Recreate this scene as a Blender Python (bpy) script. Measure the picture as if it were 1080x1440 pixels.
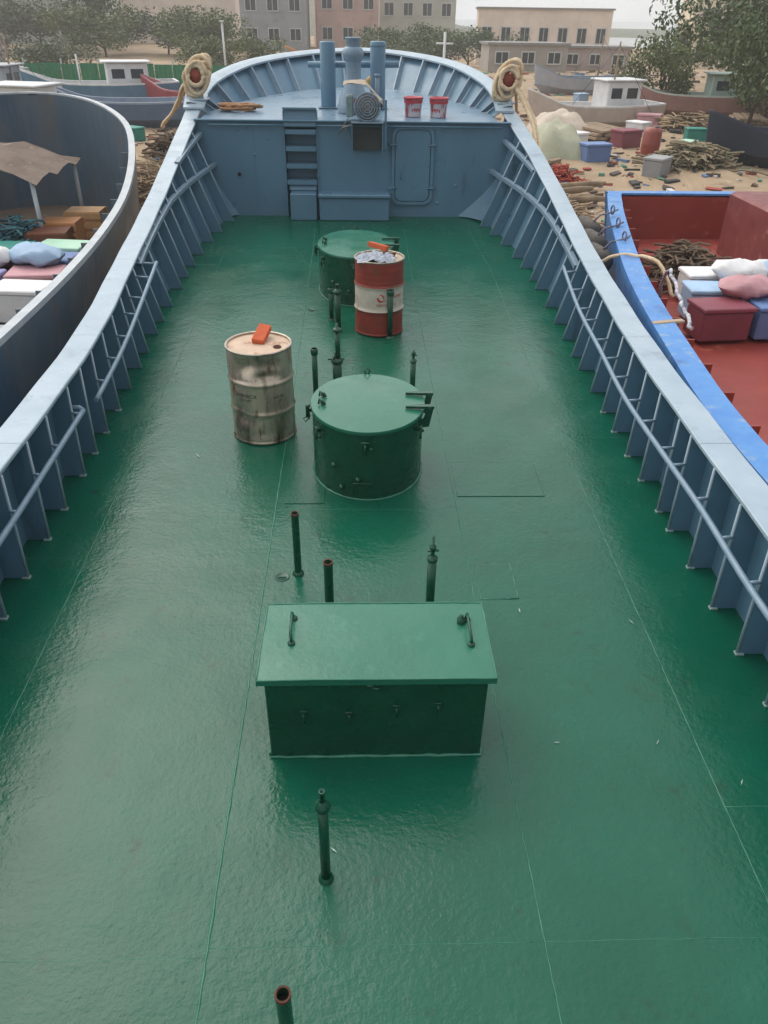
import bpy, math, random
from mathutils import Vector, Matrix
random.seed(11)
D = bpy.data
for o in list(D.objects): D.objects.remove(o)
scene = bpy.context.scene
col = scene.collection
rad = math.radians

# ------------------------------------------------------------ camera
cam = D.cameras.new('camera'); cam_o = D.objects.new('camera', cam); col.objects.link(cam_o)
cam.sensor_fit = 'VERTICAL'; cam.sensor_height = 36; cam.lens = 1060 / 1440 * 36
cam.clip_start = .05; cam.clip_end = 3000
pitch, yaw, roll = rad(33.4), rad(2.0), rad(0.9)
F = Vector((math.sin(yaw) * math.cos(pitch), math.cos(yaw) * math.cos(pitch), -math.sin(pitch)))
R0 = Vector((math.cos(yaw), -math.sin(yaw), 0)); U0 = R0.cross(F)
Rt = R0 * math.cos(roll) + U0 * math.sin(roll); Up = Rt.cross(F)
m = Matrix((Rt, Up, -F)).transposed().to_4x4(); m.translation = Vector((0, 0, 3.3))
cam_o.matrix_world = m
scene.camera = cam_o

# ------------------------------------------------------------ world, sun, exposure
SUN_EL, SUN_ROT = rad(50), rad(-38)         # bright haze ahead and to the left
w = D.worlds.new('World'); scene.world = w; w.use_nodes = True
nt = w.node_tree; nt.nodes.clear()
N = nt.nodes.new; L = nt.links.new
out = N('ShaderNodeOutputWorld'); bg = N('ShaderNodeBackground'); L(bg.outputs[0], out.inputs[0])
sky = N('ShaderNodeTexSky'); sky.sky_type = 'NISHITA'; sky.sun_disc = False
sky.sun_elevation = SUN_EL; sky.sun_rotation = SUN_ROT; sky.dust_density = 4; sky.air_density = 1.3
tc = N('ShaderNodeTexCoord'); mp = N('ShaderNodeMapping'); mp.inputs['Scale'].default_value = (1, 1, 2.2)
L(tc.outputs['Generated'], mp.inputs[0])
nz = N('ShaderNodeTexNoise'); nz.inputs['Scale'].default_value = 2.2; nz.inputs['Detail'].default_value = 5
L(mp.outputs[0], nz.inputs['Vector'])
cr = N('ShaderNodeValToRGB'); L(nz.outputs['Fac'], cr.inputs[0])
cr.color_ramp.elements[0].position = .3; cr.color_ramp.elements[0].color = (5.2, 5.6, 6.2, 1)
cr.color_ramp.elements[1].position = .72; cr.color_ramp.elements[1].color = (12, 11.8, 11.2, 1)
# the cloud sheet is thinner towards the hidden sun, so brighter there
dp = N('ShaderNodeVectorMath'); dp.operation = 'DOT_PRODUCT'
sd = Vector((math.sin(SUN_ROT) * math.cos(SUN_EL), math.cos(SUN_ROT) * math.cos(SUN_EL), math.sin(SUN_EL)))
dp.inputs[1].default_value = sd; L(tc.outputs['Generated'], dp.inputs[0])
mr = N('ShaderNodeMapRange'); mr.inputs[1].default_value = -.4; mr.inputs[2].default_value = 1
mr.inputs[3].default_value = .35; mr.inputs[4].default_value = 1.5; L(dp.outputs['Value'], mr.inputs[0])
vm = N('ShaderNodeVectorMath'); vm.operation = 'SCALE'; L(cr.outputs[0], vm.inputs[0]); L(mr.outputs[0], vm.inputs['Scale'])
mx = N('ShaderNodeMix'); mx.data_type = 'RGBA'; mx.inputs[0].default_value = .75
L(sky.outputs[0], mx.inputs[6]); L(vm.outputs[0], mx.inputs[7]); L(mx.outputs[2], bg.inputs[0])
bg.inputs[1].default_value = .12
sun = D.lights.new('sun', 'SUN'); sun.energy = .8; sun.angle = rad(45); sun.color = (1, .95, .87)
so = D.objects.new('sun', sun); col.objects.link(so); so.rotation_euler = sd.to_track_quat('Z', 'Y').to_euler()
scene.view_settings.view_transform = 'Standard'; scene.view_settings.look = 'None'
scene.view_settings.gamma = 1; scene.view_settings.use_curve_mapping = False
scene.view_settings.exposure = 0.28
scene.render.engine = 'CYCLES'
scene.cycles.volume_bounces = 1

# ------------------------------------------------------------ helpers
def tag(o, label=None, cat=None, group=None, kind=None):
    if label: o['label'] = label
    if cat: o['category'] = cat
    if group: o['group'] = group
    if kind: o['kind'] = kind
    return o
def empty(name, loc=(0, 0, 0), rz=0, label=None, cat=None, group=None):
    o = D.objects.new(name, None); col.objects.link(o); o.location = loc; o.rotation_euler = (0, 0, rz)
    o.empty_display_size = .2
    return tag(o, label, cat, group)
def copy_tree(o, parent=None, label=None):
    c = o.copy(); col.objects.link(c)
    if parent: c.parent = parent
    if label: c['label'] = label
    for ch in o.children: copy_tree(ch, c)
    return c
def V(*a): return Vector(a)
class MB:
    def __init__(s): s.v = []; s.f = []; s.sm = []
    def add(s, vs, fs, smooth=False):
        b = len(s.v); s.v += [tuple(x) for x in vs]
        for f in fs: s.f.append(tuple(b + i for i in f)); s.sm.append(smooth)
        return s
    def box(s, c, d, rz=0, rx=0, ry=0, ch=0):
        M = Matrix.Rotation(rz, 3, 'Z') @ Matrix.Rotation(ry, 3, 'Y') @ Matrix.Rotation(rx, 3, 'X')
        hx, hy, hz = d[0] / 2, d[1] / 2, d[2] / 2; c = Vector(c)
        if not ch:
            vs = [c + M @ V(x * hx, y * hy, z * hz) for z in (-1, 1) for x, y in ((-1, -1), (1, -1), (1, 1), (-1, 1))]
            return s.add(vs, [(3, 2, 1, 0), (4, 5, 6, 7), (0, 1, 5, 4), (1, 2, 6, 5), (2, 3, 7, 6), (3, 0, 4, 7)])
        ch = min(ch, hx * .9, hy * .9, hz * .9); rings = []
        def ring(ix, iz):
            a, b = hx - ix, hy - ix; k = ch
            return [c + M @ V(x, y, iz) for x, y in ((-a + k, -b), (a - k, -b), (a, -b + k), (a, b - k), (a - k, b), (-a + k, b), (-a, b - k), (-a, -b + k))]
        vs = ring(ch, -hz) + ring(0, -hz + ch) + ring(0, hz - ch) + ring(ch, hz)
        fs = [tuple(range(7, -1, -1)), tuple(range(24, 32))]
        for k in range(3):
            for i in range(8): fs.append((k * 8 + i, k * 8 + (i + 1) % 8, k * 8 + 8 + (i + 1) % 8, k * 8 + 8 + i))
        return s.add(vs, fs)
    def tube(s, pts, r, n=10, caps=True, smooth=True):
        pts = [Vector(p) for p in pts]; m_ = len(pts); rr = r if hasattr(r, '__len__') else [r] * m_
        vs = []; fs = []; pn = None
        for i, p in enumerate(pts):
            t = (pts[min(i + 1, m_ - 1)] - pts[max(i - 1, 0)])
            t = t.normalized() if t.length > 1e-9 else V(0, 0, 1)
            if pn is None:
                a = V(0, 0, 1) if abs(t.z) < .9 else V(1, 0, 0); pn = (a - t * a.dot(t)).normalized()
            else:
                pn = pn - t * pn.dot(t); pn = pn.normalized() if pn.length > 1e-6 else V(1, 0, 0)
            b = t.cross(pn)
            for k in range(n):
                a = 2 * math.pi * k / n; vs.append(p + (pn * math.cos(a) + b * math.sin(a)) * rr[i])
        for i in range(m_ - 1):
            for k in range(n): fs.append((i * n + k, i * n + (k + 1) % n, (i + 1) * n + (k + 1) % n, (i + 1) * n + k))
        s.add(vs, fs, smooth)
        if caps:
            b = len(s.v) - m_ * n
            s.f.append(tuple(b + k for k in range(n - 1, -1, -1))); s.sm.append(False)
            s.f.append(tuple(b + (m_ - 1) * n + k for k in range(n))); s.sm.append(False)
        return s
    def lathe(s, prof, c=(0, 0, 0), n=32, sx=1, sy=1, smooth=True, disp=None, axis='Z'):
        c = Vector(c); vs = []; fs = []
        for i, (r, z) in enumerate(prof):
            for k in range(n):
                a = 2 * math.pi * k / n; rr = r
                if disp: rr = r + disp(a, z, r)
                p = V(rr * math.cos(a) * sx, rr * math.sin(a) * sy, z)
                if axis == 'Y': p = V(p.x, -p.z, p.y)
                if axis == 'X': p = V(p.z, p.x, p.y)
                vs.append(c + p)
        for i in range(len(prof) - 1):
            for k in range(n): fs.append((i * n + k, i * n + (k + 1) % n, (i + 1) * n + (k + 1) % n, (i + 1) * n + k))
        return s.add(vs, fs, smooth)
    def grid(s, rows, smooth=True, flip=False):
        n = len(rows[0]); vs = [p for r in rows for p in r]; fs = []
        for i in range(len(rows) - 1):
            for k in range(n - 1):
                f = (i * n + k, i * n + k + 1, (i + 1) * n + k + 1, (i + 1) * n + k); fs.append(f[::-1] if flip else f)
        return s.add(vs, fs, smooth)
    def prism(s, poly, off):
        off = Vector(off); n = len(poly); a = [Vector(p) for p in poly]; b = [p + off for p in a]
        fs = [tuple(range(n - 1, -1, -1)), tuple(range(n, 2 * n))] + [(i, (i + 1) % n, n + (i + 1) % n, n + i) for i in range(n)]
        return s.add(a + b, fs)
    def mesh(s, name, mat):
        me = D.meshes.new(name); me.from_pydata(s.v, [], s.f); me.polygons.foreach_set('use_smooth', s.sm)
        if mat: me.materials.append(mat)
        me.update(); return me
    def build(s, name, mat, parent=None, loc=None, sharp=None):
        o = D.objects.new(name, s.mesh(name, mat)); col.objects.link(o)
        if parent: o.parent = parent
        if loc: o.location = loc
        return o
def sharpen(o, ang=35):
    import bmesh
    bm = bmesh.new(); bm.from_mesh(o.data); bmesh.ops.recalc_face_normals(bm, faces=bm.faces)
    for e in bm.edges:
        if len(e.link_faces) == 2 and e.calc_face_angle(0) > rad(ang): e.smooth = False
    bm.to_mesh(o.data); bm.free(); return o
def itp(tab, y):
    if y <= tab[0][0]: return tab[0][1]
    for (a, b), (c, d) in zip(tab, tab[1:]):
        if y <= c: return b + (d - b) * (y - a) / (c - a)
    return tab[-1][1]
def sitp(tab, y, h=.35):
    return (itp(tab, y - h) + 2 * itp(tab, y) + itp(tab, y + h)) / 4

# ------------------------------------------------------------ materials
def mat(name, c1, c2=None, rough=.4, rvar=.1, metal=0, scale=3, bumps=(), spots=None, streak=False, spec=.5, coat=0, emit=None):
    """procedural paint / stone / wood. bumps: (noise scale, height in metres).
    spots: (colour, noise scale, threshold, softness)"""
    m_ = D.materials.new(name); m_.use_nodes = True; t = m_.node_tree; b = t.nodes['Principled BSDF']
    n = t.nodes.new; l = t.links.new
    g = n('ShaderNodeNewGeometry'); pos = g.outputs['Position']
    mp_ = n('ShaderNodeMapping'); l(pos, mp_.inputs[0])
    if streak: mp_.inputs['Scale'].default_value = (1, 1, .25)
    a = n('ShaderNodeTexNoise'); a.inputs['Scale'].default_value = scale; a.inputs['Detail'].default_value = 6; a.inputs['Roughness'].default_value = .6
    l(mp_.outputs[0], a.inputs['Vector'])
    r = n('ShaderNodeMapRange'); r.inputs[1].default_value = .32; r.inputs[2].default_value = .68; l(a.outputs['Fac'], r.inputs[0])
    mx_ = n('ShaderNodeMix'); mx_.data_type = 'RGBA'; mx_.inputs[6].default_value = (*c1, 1); mx_.inputs[7].default_value = (*(c2 or c1), 1)
    l(r.outputs[0], mx_.inputs[0]); cur = mx_.outputs[2]
    if spots:
        for sp in (spots if isinstance(spots, list) else [spots]):
            sc, ns, th, so_ = sp
            q = n('ShaderNodeTexNoise'); q.inputs['Scale'].default_value = ns; q.inputs['Detail'].default_value = 8; q.inputs['Roughness'].default_value = .65
            l(mp_.outputs[0], q.inputs['Vector'])
            r2 = n('ShaderNodeMapRange'); r2.inputs[1].default_value = th; r2.inputs[2].default_value = th + so_; l(q.outputs['Fac'], r2.inputs[0])
            m2 = n('ShaderNodeMix'); m2.data_type = 'RGBA'; l(r2.outputs[0], m2.inputs[0]); l(cur, m2.inputs[6]); m2.inputs[7].default_value = (*sc, 1); cur = m2.outputs[2]
    l(cur, b.inputs['Base Color'])
    rr = n('ShaderNodeTexNoise'); rr.inputs['Scale'].default_value = scale * 1.7; rr.inputs['Detail'].default_value = 4; l(pos, rr.inputs['Vector'])
    r3 = n('ShaderNodeMapRange'); r3.inputs[1].default_value = .3; r3.inputs[2].default_value = .7; r3.inputs[3].default_value = max(.03, rough - rvar); r3.inputs[4].default_value = min(1, rough + rvar)
    l(rr.outputs['Fac'], r3.inputs[0]); l(r3.outputs[0], b.inputs['Roughness'])
    b.inputs['Metallic'].default_value = metal; b.inputs['Specular IOR Level'].default_value = spec
    if coat: b.inputs['Coat Weight'].default_value = coat; b.inputs['Coat Roughness'].default_value = .15
    prev = None
    for (bs, bh) in bumps:
        q = n('ShaderNodeTexNoise'); q.inputs['Scale'].default_value = bs; q.inputs['Detail'].default_value = 3; l(pos, q.inputs['Vector'])
        bp = n('ShaderNodeBump'); bp.inputs['Strength'].default_value = 1; bp.inputs['Distance'].default_value = bh; l(q.outputs['Fac'], bp.inputs['Height'])
        if prev: l(prev, bp.inputs['Normal'])
        prev = bp.outputs[0]
    if prev: l(prev, b.inputs['Normal'])
    return m_
GREEN = mat('green_deck_paint', (.003, .080, .044), (.004, .104, .060),   .23, .09, scale=1.1,
            bumps=((2.2, .008), (11, .0026), (34, .0026), (85, .0008)), spots=[((.016, .115, .070), 2.3, .60, .2), ((.30, .38, .32), 34, .76, .03), ((.010, .055, .030), 4, .60, .14), ((.03, .10, .06), 9, .70, .06)], spec=.40)
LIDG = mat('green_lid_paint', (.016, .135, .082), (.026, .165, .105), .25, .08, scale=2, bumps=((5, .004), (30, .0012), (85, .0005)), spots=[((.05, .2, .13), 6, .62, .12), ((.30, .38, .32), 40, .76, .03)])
SEAM = mat('weld_seam_paint', (.020, .15, .09), (.05, .21, .14), .35, .1, scale=12)
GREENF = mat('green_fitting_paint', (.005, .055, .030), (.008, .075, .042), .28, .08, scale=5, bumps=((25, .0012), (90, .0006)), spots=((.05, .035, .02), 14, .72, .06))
RUST = mat('rusty_iron', (.12, .04, .02), (.05, .02, .012), .85, .1, scale=30, bumps=((60, .002),))
DARKIN = mat('dark_pipe_bore', (.012, .010, .009), None, .8)
BLUE = mat('blue_grey_hull_paint', (.098, .196, .280), (.116, .226, .318), .36, .1, scale=1.6,
           bumps=((2.5, .006), (30, .0008)), spots=[((.19, .25, .29), 5, .66, .12), ((.20, .11, .06), 15, .69, .06), ((.05, .09, .12), 2.2, .60, .14)], streak=True)
CAPB = mat('sky_lit_hull_paint', (.30, .39, .46), (.38, .47, .54), .33, .1, scale=2.5, bumps=((4, .004), (40, .0008)),
           spots=[((.42, .46, .5), 7, .60, .15), ((.26, .17, .10), 18, .69, .06), ((.20, .26, .31), 3, .58, .16)])  # lightened hull paint: sky light on the caps is put into the colour
GALV = mat('handrail_paint', (.17, .26, .34), (.23, .31, .39), .35, .1, scale=9, bumps=((50, .0008),), spots=((.25, .16, .09), 25, .74, .04))
WEAR = mat('scuffed_paint_edge', (.45, .55, .52), (.25, .38, .34), .6, .1, scale=20)
WHITE = mat('white_paint', (.75, .75, .72), (.6, .6, .57), .45, .1, scale=4, spots=((.35, .25, .17), 6, .66, .1))
SAND = mat('beach_sand', (.42, .31, .20), (.30, .21, .13), .95, .03, scale=.5, bumps=((2, .06), (14, .02), (60, .004)), spots=[((.13, .09, .06), .9, .58, .12), ((.5, .44, .36), 3, .66, .08)])
ROPE = mat('manila_rope', (.80, .64, .44), (.60, .44, .27), .9, .05, scale=18, bumps=((70, .006),))
BRICK = mat('orange_brick', (.62, .13, .045), (.5, .09, .035), .9, .05, scale=15, bumps=((60, .002),), spots=((.7, .4, .28), 25, .68, .1))
RED = mat('red_drum_paint', (.30, .042, .025), (.21, .028, .020), .5, .1, scale=5, bumps=((12, .002), (60, .0006)), spots=[((.12, .055, .03), 8, .56, .1), ((.45, .26, .19), 24, .70, .04)])
DWHITE = mat('dirty_white_band', (.62, .55, .46), (.5, .42, .34), .5, .1, scale=6, bumps=((12, .002),), spots=[((.34, .23, .15), 7, .56, .12), ((.25, .09, .05), 20, .68, .05)])
DIRTY = mat('grimy_steel_drum', (.60, .50, .38), (.36, .31, .25), .33, .12, metal=.5, scale=4, bumps=((10, .004), (50, .001)),
            spots=[((.10, .075, .055), 5, .50, .14), ((.19, .08, .04), 9, .57, .08), ((.62, .56, .46), 13, .66, .05)], streak=True)
DTOP = mat('rusty_cream_drum_lid', (.62, .46, .33), (.5, .36, .25), .6, .1, scale=7, bumps=((14, .002),), spots=[((.30, .13, .07), 6, .54, .12), ((.12, .06, .04), 12, .66, .06)])
RIM = mat('worn_drum_rim', (.55, .5, .42), (.3, .25, .2), .35, .1, metal=.6, scale=10, spots=((.16, .06, .03), 14, .6, .1))
CLOTH = mat('dirty_rag', (.55, .57, .62), (.32, .36, .45), .95, .03, scale=14, bumps=((40, .004),), spots=((.12, .12, .14), 16, .6, .08))
BLACK = mat('black_lettering', (.02, .018, .016), (.05, .04, .03), .6, scale=40, spots=((.25, .21, .16), 70, .58, .05))
REDP = mat('red_print', (.5, .03, .025), (.42, .03, .025), .5, scale=20, spots=((.6, .5, .42), 60, .68, .05))
MOTOR = mat('grey_motor_iron', (.24, .21, .19), (.15, .13, .12), .5, .1, metal=.3, scale=15, bumps=((50, .001),), spots=((.20, .09, .05), 10, .54, .1))
CARD = mat('weathered_cardboard', (.50, .42, .33), (.40, .32, .24), .95, .03, scale=8, bumps=((20, .003),))
BARK = mat('tree_bark', (.10, .075, .05), (.06, .045, .03), .95, .03, scale=8, bumps=((20, .02),))

def leafmat(name, a, b):
    m_ = D.materials.new(name); m_.use_nodes = True; t = m_.node_tree; p = t.nodes['Principled BSDF']
    g = t.nodes.new('ShaderNodeNewGeometry'); mx_ = t.nodes.new('ShaderNodeMix'); mx_.data_type = 'RGBA'
    mx_.inputs[6].default_value = (*a, 1); mx_.inputs[7].default_value = (*b, 1)
    t.links.new(g.outputs['Random Per Island'], mx_.inputs[0]); t.links.new(mx_.outputs[2], p.inputs['Base Color'])
    p.inputs['Roughness'].default_value = .6
    return m_
LEAF = [leafmat('dark_leaves', (.035, .07, .015), (.08, .12, .03)), leafmat('olive_leaves', (.06, .095, .02), (.13, .155, .045)), leafmat('dusty_leaves', (.06, .085, .04), (.11, .13, .06))]
def plain(name, c, rough=.6, **k): return mat(name, c, tuple(x * .8 for x in c), rough, .08, scale=k.pop('scale', 3), **k)

# ------------------------------------------------------------ ship lines (metres, y forward, z = 0 at the aft deck)
def dz(y): return 0.0035 * max(0, min(y, 14) - 3) ** 2
FOOT = [(-4, 2.2), (3, 2.30), (5, 2.33), (7, 2.36), (9, 2.42), (11, 2.41), (12.2, 2.33), (13.0, 2.2), (13.7, 2.06)]
CIN = [(-4, 2.2), (4.6, 2.29), (6, 2.32), (7.4, 2.43), (8.7, 2.58), (9.8, 2.65), (11, 2.69), (12.5, 2.70), (13.6, 2.64), (14.4, 2.62)]
CZ = [(-4, .90), (4, .86), (7, .86), (8.6, .90), (9.6, .97), (10.6, 1.1), (11.6, 1.28), (12.5, 1.5), (13.5, 1.80), (14.3, 2.06)]
# the steel is not quite symmetric: the right side pulls in earlier towards the bow
FOOTR = [(-4, 2.2), (3, 2.33), (5, 2.36), (9.6, 2.40), (10.6, 2.38), (11.15, 2.34), (11.6, 2.28), (12.2, 2.20), (12.7, 2.10), (13.2, 1.97), (13.7, 1.86)]
CINR = [(-4, 2.2), (3.4, 2.30), (5, 2.35), (6, 2.39), (7, 2.46), (8.1, 2.54), (9.6, 2.63), (10.6, 2.66), (11.4, 2.66), (12.2, 2.62), (12.9, 2.55), (13.6, 2.44), (14.4, 2.28)]
foot = lambda y, s=-1: sitp(FOOT if s < 0 else FOOTR, y, .3)
cin = lambda y, s=-1: sitp(CIN if s < 0 else CINR, y, .5)
KR = .87
czz = lambda y: sitp(CZ, y, .4)
YB = 13.66                       # bulkhead face
zf = lambda y: 1.87 + .05 * (y - 13.6)

# ------------------------------------------------------------ setting: water, beach, far flats
WAT = mat('harbour_water', (.05, .07, .06), (.06, .08, .065), .12, .03, scale=.2, bumps=((.8, .06), (5, .015)))
MB().add([(-900, -300, -1.1), (900, -300, -1.1), (900, 1500, -1.1), (-900, 1500, -1.1)], [(0, 1, 2, 3)]).build('water', WAT)['kind'] = 'structure'
def gz(x, y):
    h = -1.6 + 1.25 * min(1, max(0, (y - 9) / 9)) + .012 * max(0, y - 18)
    if x > 0: h -= .0 + .9 * max(0, min(1, (y - 60) / 20))
    h += .08 * math.sin(x * .9 + y * .37) * math.sin(y * .6 - x * .3) + .04 * math.sin(2.3 * x + 1) * math.sin(1.9 * y)
    return h
rows = []
for j in range(0, 71):
    y = 7 + (j / 70) ** 1.7 * 110
    rows.append([V(x, y, gz(x, y)) for x in [(-1 if k < 50 else 1) * (abs(k - 50) / 50) ** 1.6 * 110 for k in range(101)]])
MB().grid(rows).build('beach', SAND)['kind'] = 'structure'
HILL = mat('far_hillside', (.09, .11, .06), (.14, .14, .09), .95, scale=.12, bumps=((.2, 2.0), (.7, .6)))
mb = MB(); rows = []
for j in range(9):
    r = []
    for k in range(61):
        x = -330 + k * 11; y = 230 + j * 22
        hgt = (math.sin(j / 8 * math.pi)) * (17 + 9 * math.sin(x * .021) + 5 * math.sin(x * .055 + 2)) * (1 if x < -20 else max(.06, 1 - (x + 20) / 60))
        r.append(V(x, y, -1.5 + hgt))
    rows.append(r)
mb.grid(rows).build('hillside', HILL)['kind'] = 'structure'

# ------------------------------------------------------------ main deck, plate by plate
deck = MB()
rows = []
for j in range(40):
    y = -4 + j * (YB + 4.25) / 39
    xw = foot(y) + .2; xr = foot(y, 1) + .2
    rows.append([V(-xw + (xw + xr) * k / 8, y, dz(y) - .03) for k in range(9)])
deck_o = deck.grid(rows).build('deck', GREEN); deck_o['kind'] = 'structure'
def seam(y, k):
    f_ = foot(y) + .17; fr_ = foot(y, 1) + .17
    return [-f_, -1.93 - .012 * y, -.645 - .008 * y, .785 - .006 * y, 1.80 + .008 * min(y, 11) - .06 * max(0, y - 11), fr_][k]
cuts = [[-4, 1.2, 4.4, 8.1, 11.2, YB + .02], [-4, 1.62, 4.98, 8.4, 11.0, YB + .02], [-4, 1.66, 5.02, 7.5, 9.95, 12.1, YB + .02],
        [-4, 1.66, 5.75, 9.9, YB + .02], [-4, 2.3, 6.2, 9.2, YB + .02]]
def plate(y0, y1, k, h, doubler=None):
    ny = max(3, int((y1 - y0) / .25)); rows = []; g = .0003
    for j in range(ny + 1):
        y = y0 + g + (y1 - y0 - 2 * g) * j / ny
        if doubler: xa, xb = doubler
        else: xa, xb = seam(y, k) + g, seam(y, k + 1) - g
        z = dz(y) + h
        r = [V(xa, y, z - .02), V(xa, y, z - .0015), V(xa + .003, y, z)] + [V(xa + (xb - xa) * q / 4, y, z) for q in (1, 2, 3)] + [V(xb - .003, y, z), V(xb, y, z - .0015), V(xb, y, z - .02)]
        rows.append(r)
    b = MB(); b.grid(rows, smooth=False)
    return b.build('deck_plate', GREEN, deck_o)
for k in range(5):
    for a, b in zip(cuts[k], cuts[k][1:]): plate(a, b, k, random.choice([0, .0006]))
for (x0, x1, y0, y1) in ((.80, 1.06, 3.92, 4.3), (.78, 1.5, 5.2, 5.7), (-.62, -.3, 5.1, 6.6)):
    plate(y0, y1, 0, .005, (x0, x1))
def bead(pts, r=.006):
    P = []; R_ = []
    for (a, b) in zip(pts, pts[1:]):
        d_ = (Vector(b) - Vector(a)); n_ = max(2, int(d_.length / .05))
        for i in range(n_):
            p = Vector(a) + d_ * i / n_; P.append(V(p.x + random.uniform(-.002, .002), p.y + random.uniform(-.002, .002), dz(p.y) - .0005)); R_.append(r * random.uniform(.55, 1.25))
    return MB().tube(P, R_, 6).build('weld_bead', SEAM, deck_o)
for k in (1, 2, 3, 4): bead([(seam(y, k), y, 0) for y in [-1 + i * .5 for i in range(29)]], .0065 if k == 2 else .0032)
for k in range(5):
    for y in cuts[k][1:-1]: bead([(seam(y, k), y, 0), (seam(y, k + 1), y, 0)], .0018)
bead([(1.06, 3.92, 0), (1.06, 4.3, 0), (.8, 4.3, 0)], .006); bead([(.8, 3.92, 0), (1.06, 3.92, 0)], .006)
# small scuffs where the paint has chipped
for i in range(9):
    x, y = random.uniform(-2, 2), random.uniform(1.3, 6)
    s_ = random.uniform(.006, .014); a = random.uniform(0, 3.14); l_ = s_ * random.uniform(1, 4)
    MB().prism([V(x + math.cos(a) * l_, y + math.sin(a) * l_, dz(y) + .0065), V(x - math.sin(a) * s_ * .4, y + math.cos(a) * s_ * .4, dz(y) + .0065),
                V(x - math.cos(a) * l_, y - math.sin(a) * l_, dz(y) + .0065), V(x + math.sin(a) * s_ * .3, y - math.cos(a) * s_ * .3, dz(y) + .0065)], (0, 0, .001)).build('paint_chip', WEAR, deck_o)
# flush sounding plugs
for (x, y, la) in ((-.64, 9.46, 'flush round sounding plug in the green deck left of the standpipes near the red drum'), (-.56, 4.17, 'flush round sounding plug in the green deck beside the lone open standpipe')):
    t = empty('sounding_plug', (x, y, dz(y)), 0, la, 'deck plug')
    MB().lathe([(.052, 0), (.050, .004), (.045, .006), (.041, .003), (.001, .003)], n=24).build('ring', GREENF, t)
    MB().box((0, 0, .005), (.05, .012, .005)).build('key_bar', GREENF, t)

# ------------------------------------------------------------ forecastle deck and bulkhead
# bow outline of forecastle floor (half), then cap outline
FC = [(2.50, 13.62), (2.48, 14.3), (2.30, 15.0), (1.98, 15.7), (1.67, 16.27), (1.21, 16.87), (.7, 17.3), (.3, 17.5), (0, 17.55)]
BC = [(2.62, 14.1, 2.02), (2.60, 14.6, 2.14), (2.47, 15.3, 2.31), (2.08, 16.35, 2.48), (1.58, 17.25, 2.57), (.95, 17.95, 2.63), (.45, 18.15, 2.665), (0, 18.2, 2.68)]
FCD = mat('forecastle_deck_paint', (.15, .24, .32), (.19, .29, .38), .33, .1, scale=1.6, bumps=((2.5, .006), (30, .0008)), spots=((.30, .36, .4), 4, .6, .14))
pts = [(-x, y) for x, y in FC] + [(x * KR, y) for x, y in FC[-2::-1]]
fo = MB().prism([V(x * 1.03, y, zf(y)) for x, y in pts], (0, 0, -.02)).build('forecastle_deck', FCD); fo['kind'] = 'structure'
bh = empty('bulkhead', (0, YB, 0), 0, 'blue-grey steel bulkhead closing the deck below the forecastle', 'bulkhead')
zt = zf(YB)
def flat(mb, x0, x1, z0, z1, y=0, t=.012): return mb.box(((x0 + x1) / 2, y + t / 2, (z0 + z1) / 2), (x1 - x0, t, z1 - z0))
nicheL, nicheR, nz0 = -1.24, -.72, .44
wall = MB(); rowsA = []
def wxl(z, s=-1): return (2.26 + (2.80 - 2.26) * (z - .38) / 1.5) if s < 0 else (2.10 + (2.62 - 2.10) * (z - .38) / 1.5)
# plate with an opening for the step recess
def quadw(mb, xa0, xa1, xb0, xb1, z0, z1):
    mb.prism([V(xa0, 0, z0), V(xb0, 0, z0), V(xb1, 0, z1), V(xa1, 0, z1)], (0, .012, 0))
q = MB(); quadw(q, -wxl(.38), -wxl(zt), nicheL, nicheL, .36, zt - .02); q.build('wall_plate', BLUE, bh)
q = MB(); quadw(q, nicheR, nicheR, wxl(.38, 1), wxl(zt, 1), .36, zt - .02); q.build('wall_plate', BLUE, bh)
MB().box((-.12, -.03, zt - .012), (5.12, .1, .024), ch=.006).build('edge_coaming', BLUE, bh)
MB().tube([V(-2.45, -.075, zt - .075), V(-1.26, -.075, zt - .075)], .012, 8).tube([V(-.70, -.075, zt - .075), V(2.28, -.075, zt - .075)], .012, 8).build('edge_bead', BLUE, bh)
# recessed steps
st = MB()
st.box((nicheL - .006, .10, 1.2), (.016, .26, 1.6)); st.box((nicheR + .006, .10, 1.2), (.016, .26, 1.6)); st.box(((nicheL + nicheR) / 2, .236, 1.2), (.50, .012, 1.6))
st.build('step_recess', BLUE, bh)
w_ = nicheR - nicheL - .024; xm = (nicheL + nicheR) / 2
for z in (.96, 1.21, 1.47, 1.72): MB().box((xm, .08, z), (w_, .26, .03), ch=.006).box((xm, -.045, z - .02), (w_, .012, .07)).build('step', BLUE, bh)
MB().box((xm, .0, 1.905), (.54, .05, .28), rx=rad(-14), ch=.01).box((xm, -.02, 2.035), (.54, .06, .03)).build('step_top_plate', BLUE, bh)
MB().box((xm + .02, -.12, .59), (.44, .3, .42), ch=.012).box((xm + .01, .05, .86), (.46, .12, .16), rx=rad(-25), ch=.01).build('foot_box', BLUE, bh)
# bench locker
MB().box((-.11, -.12, .56), (1.17, .30, .36), ch=.012).build('bench_body', BLUE, bh)
MB().box((-.11, -.13, .77), (1.21, .36, .06), ch=.015).build('bench_lid', BLUE, bh)
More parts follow.
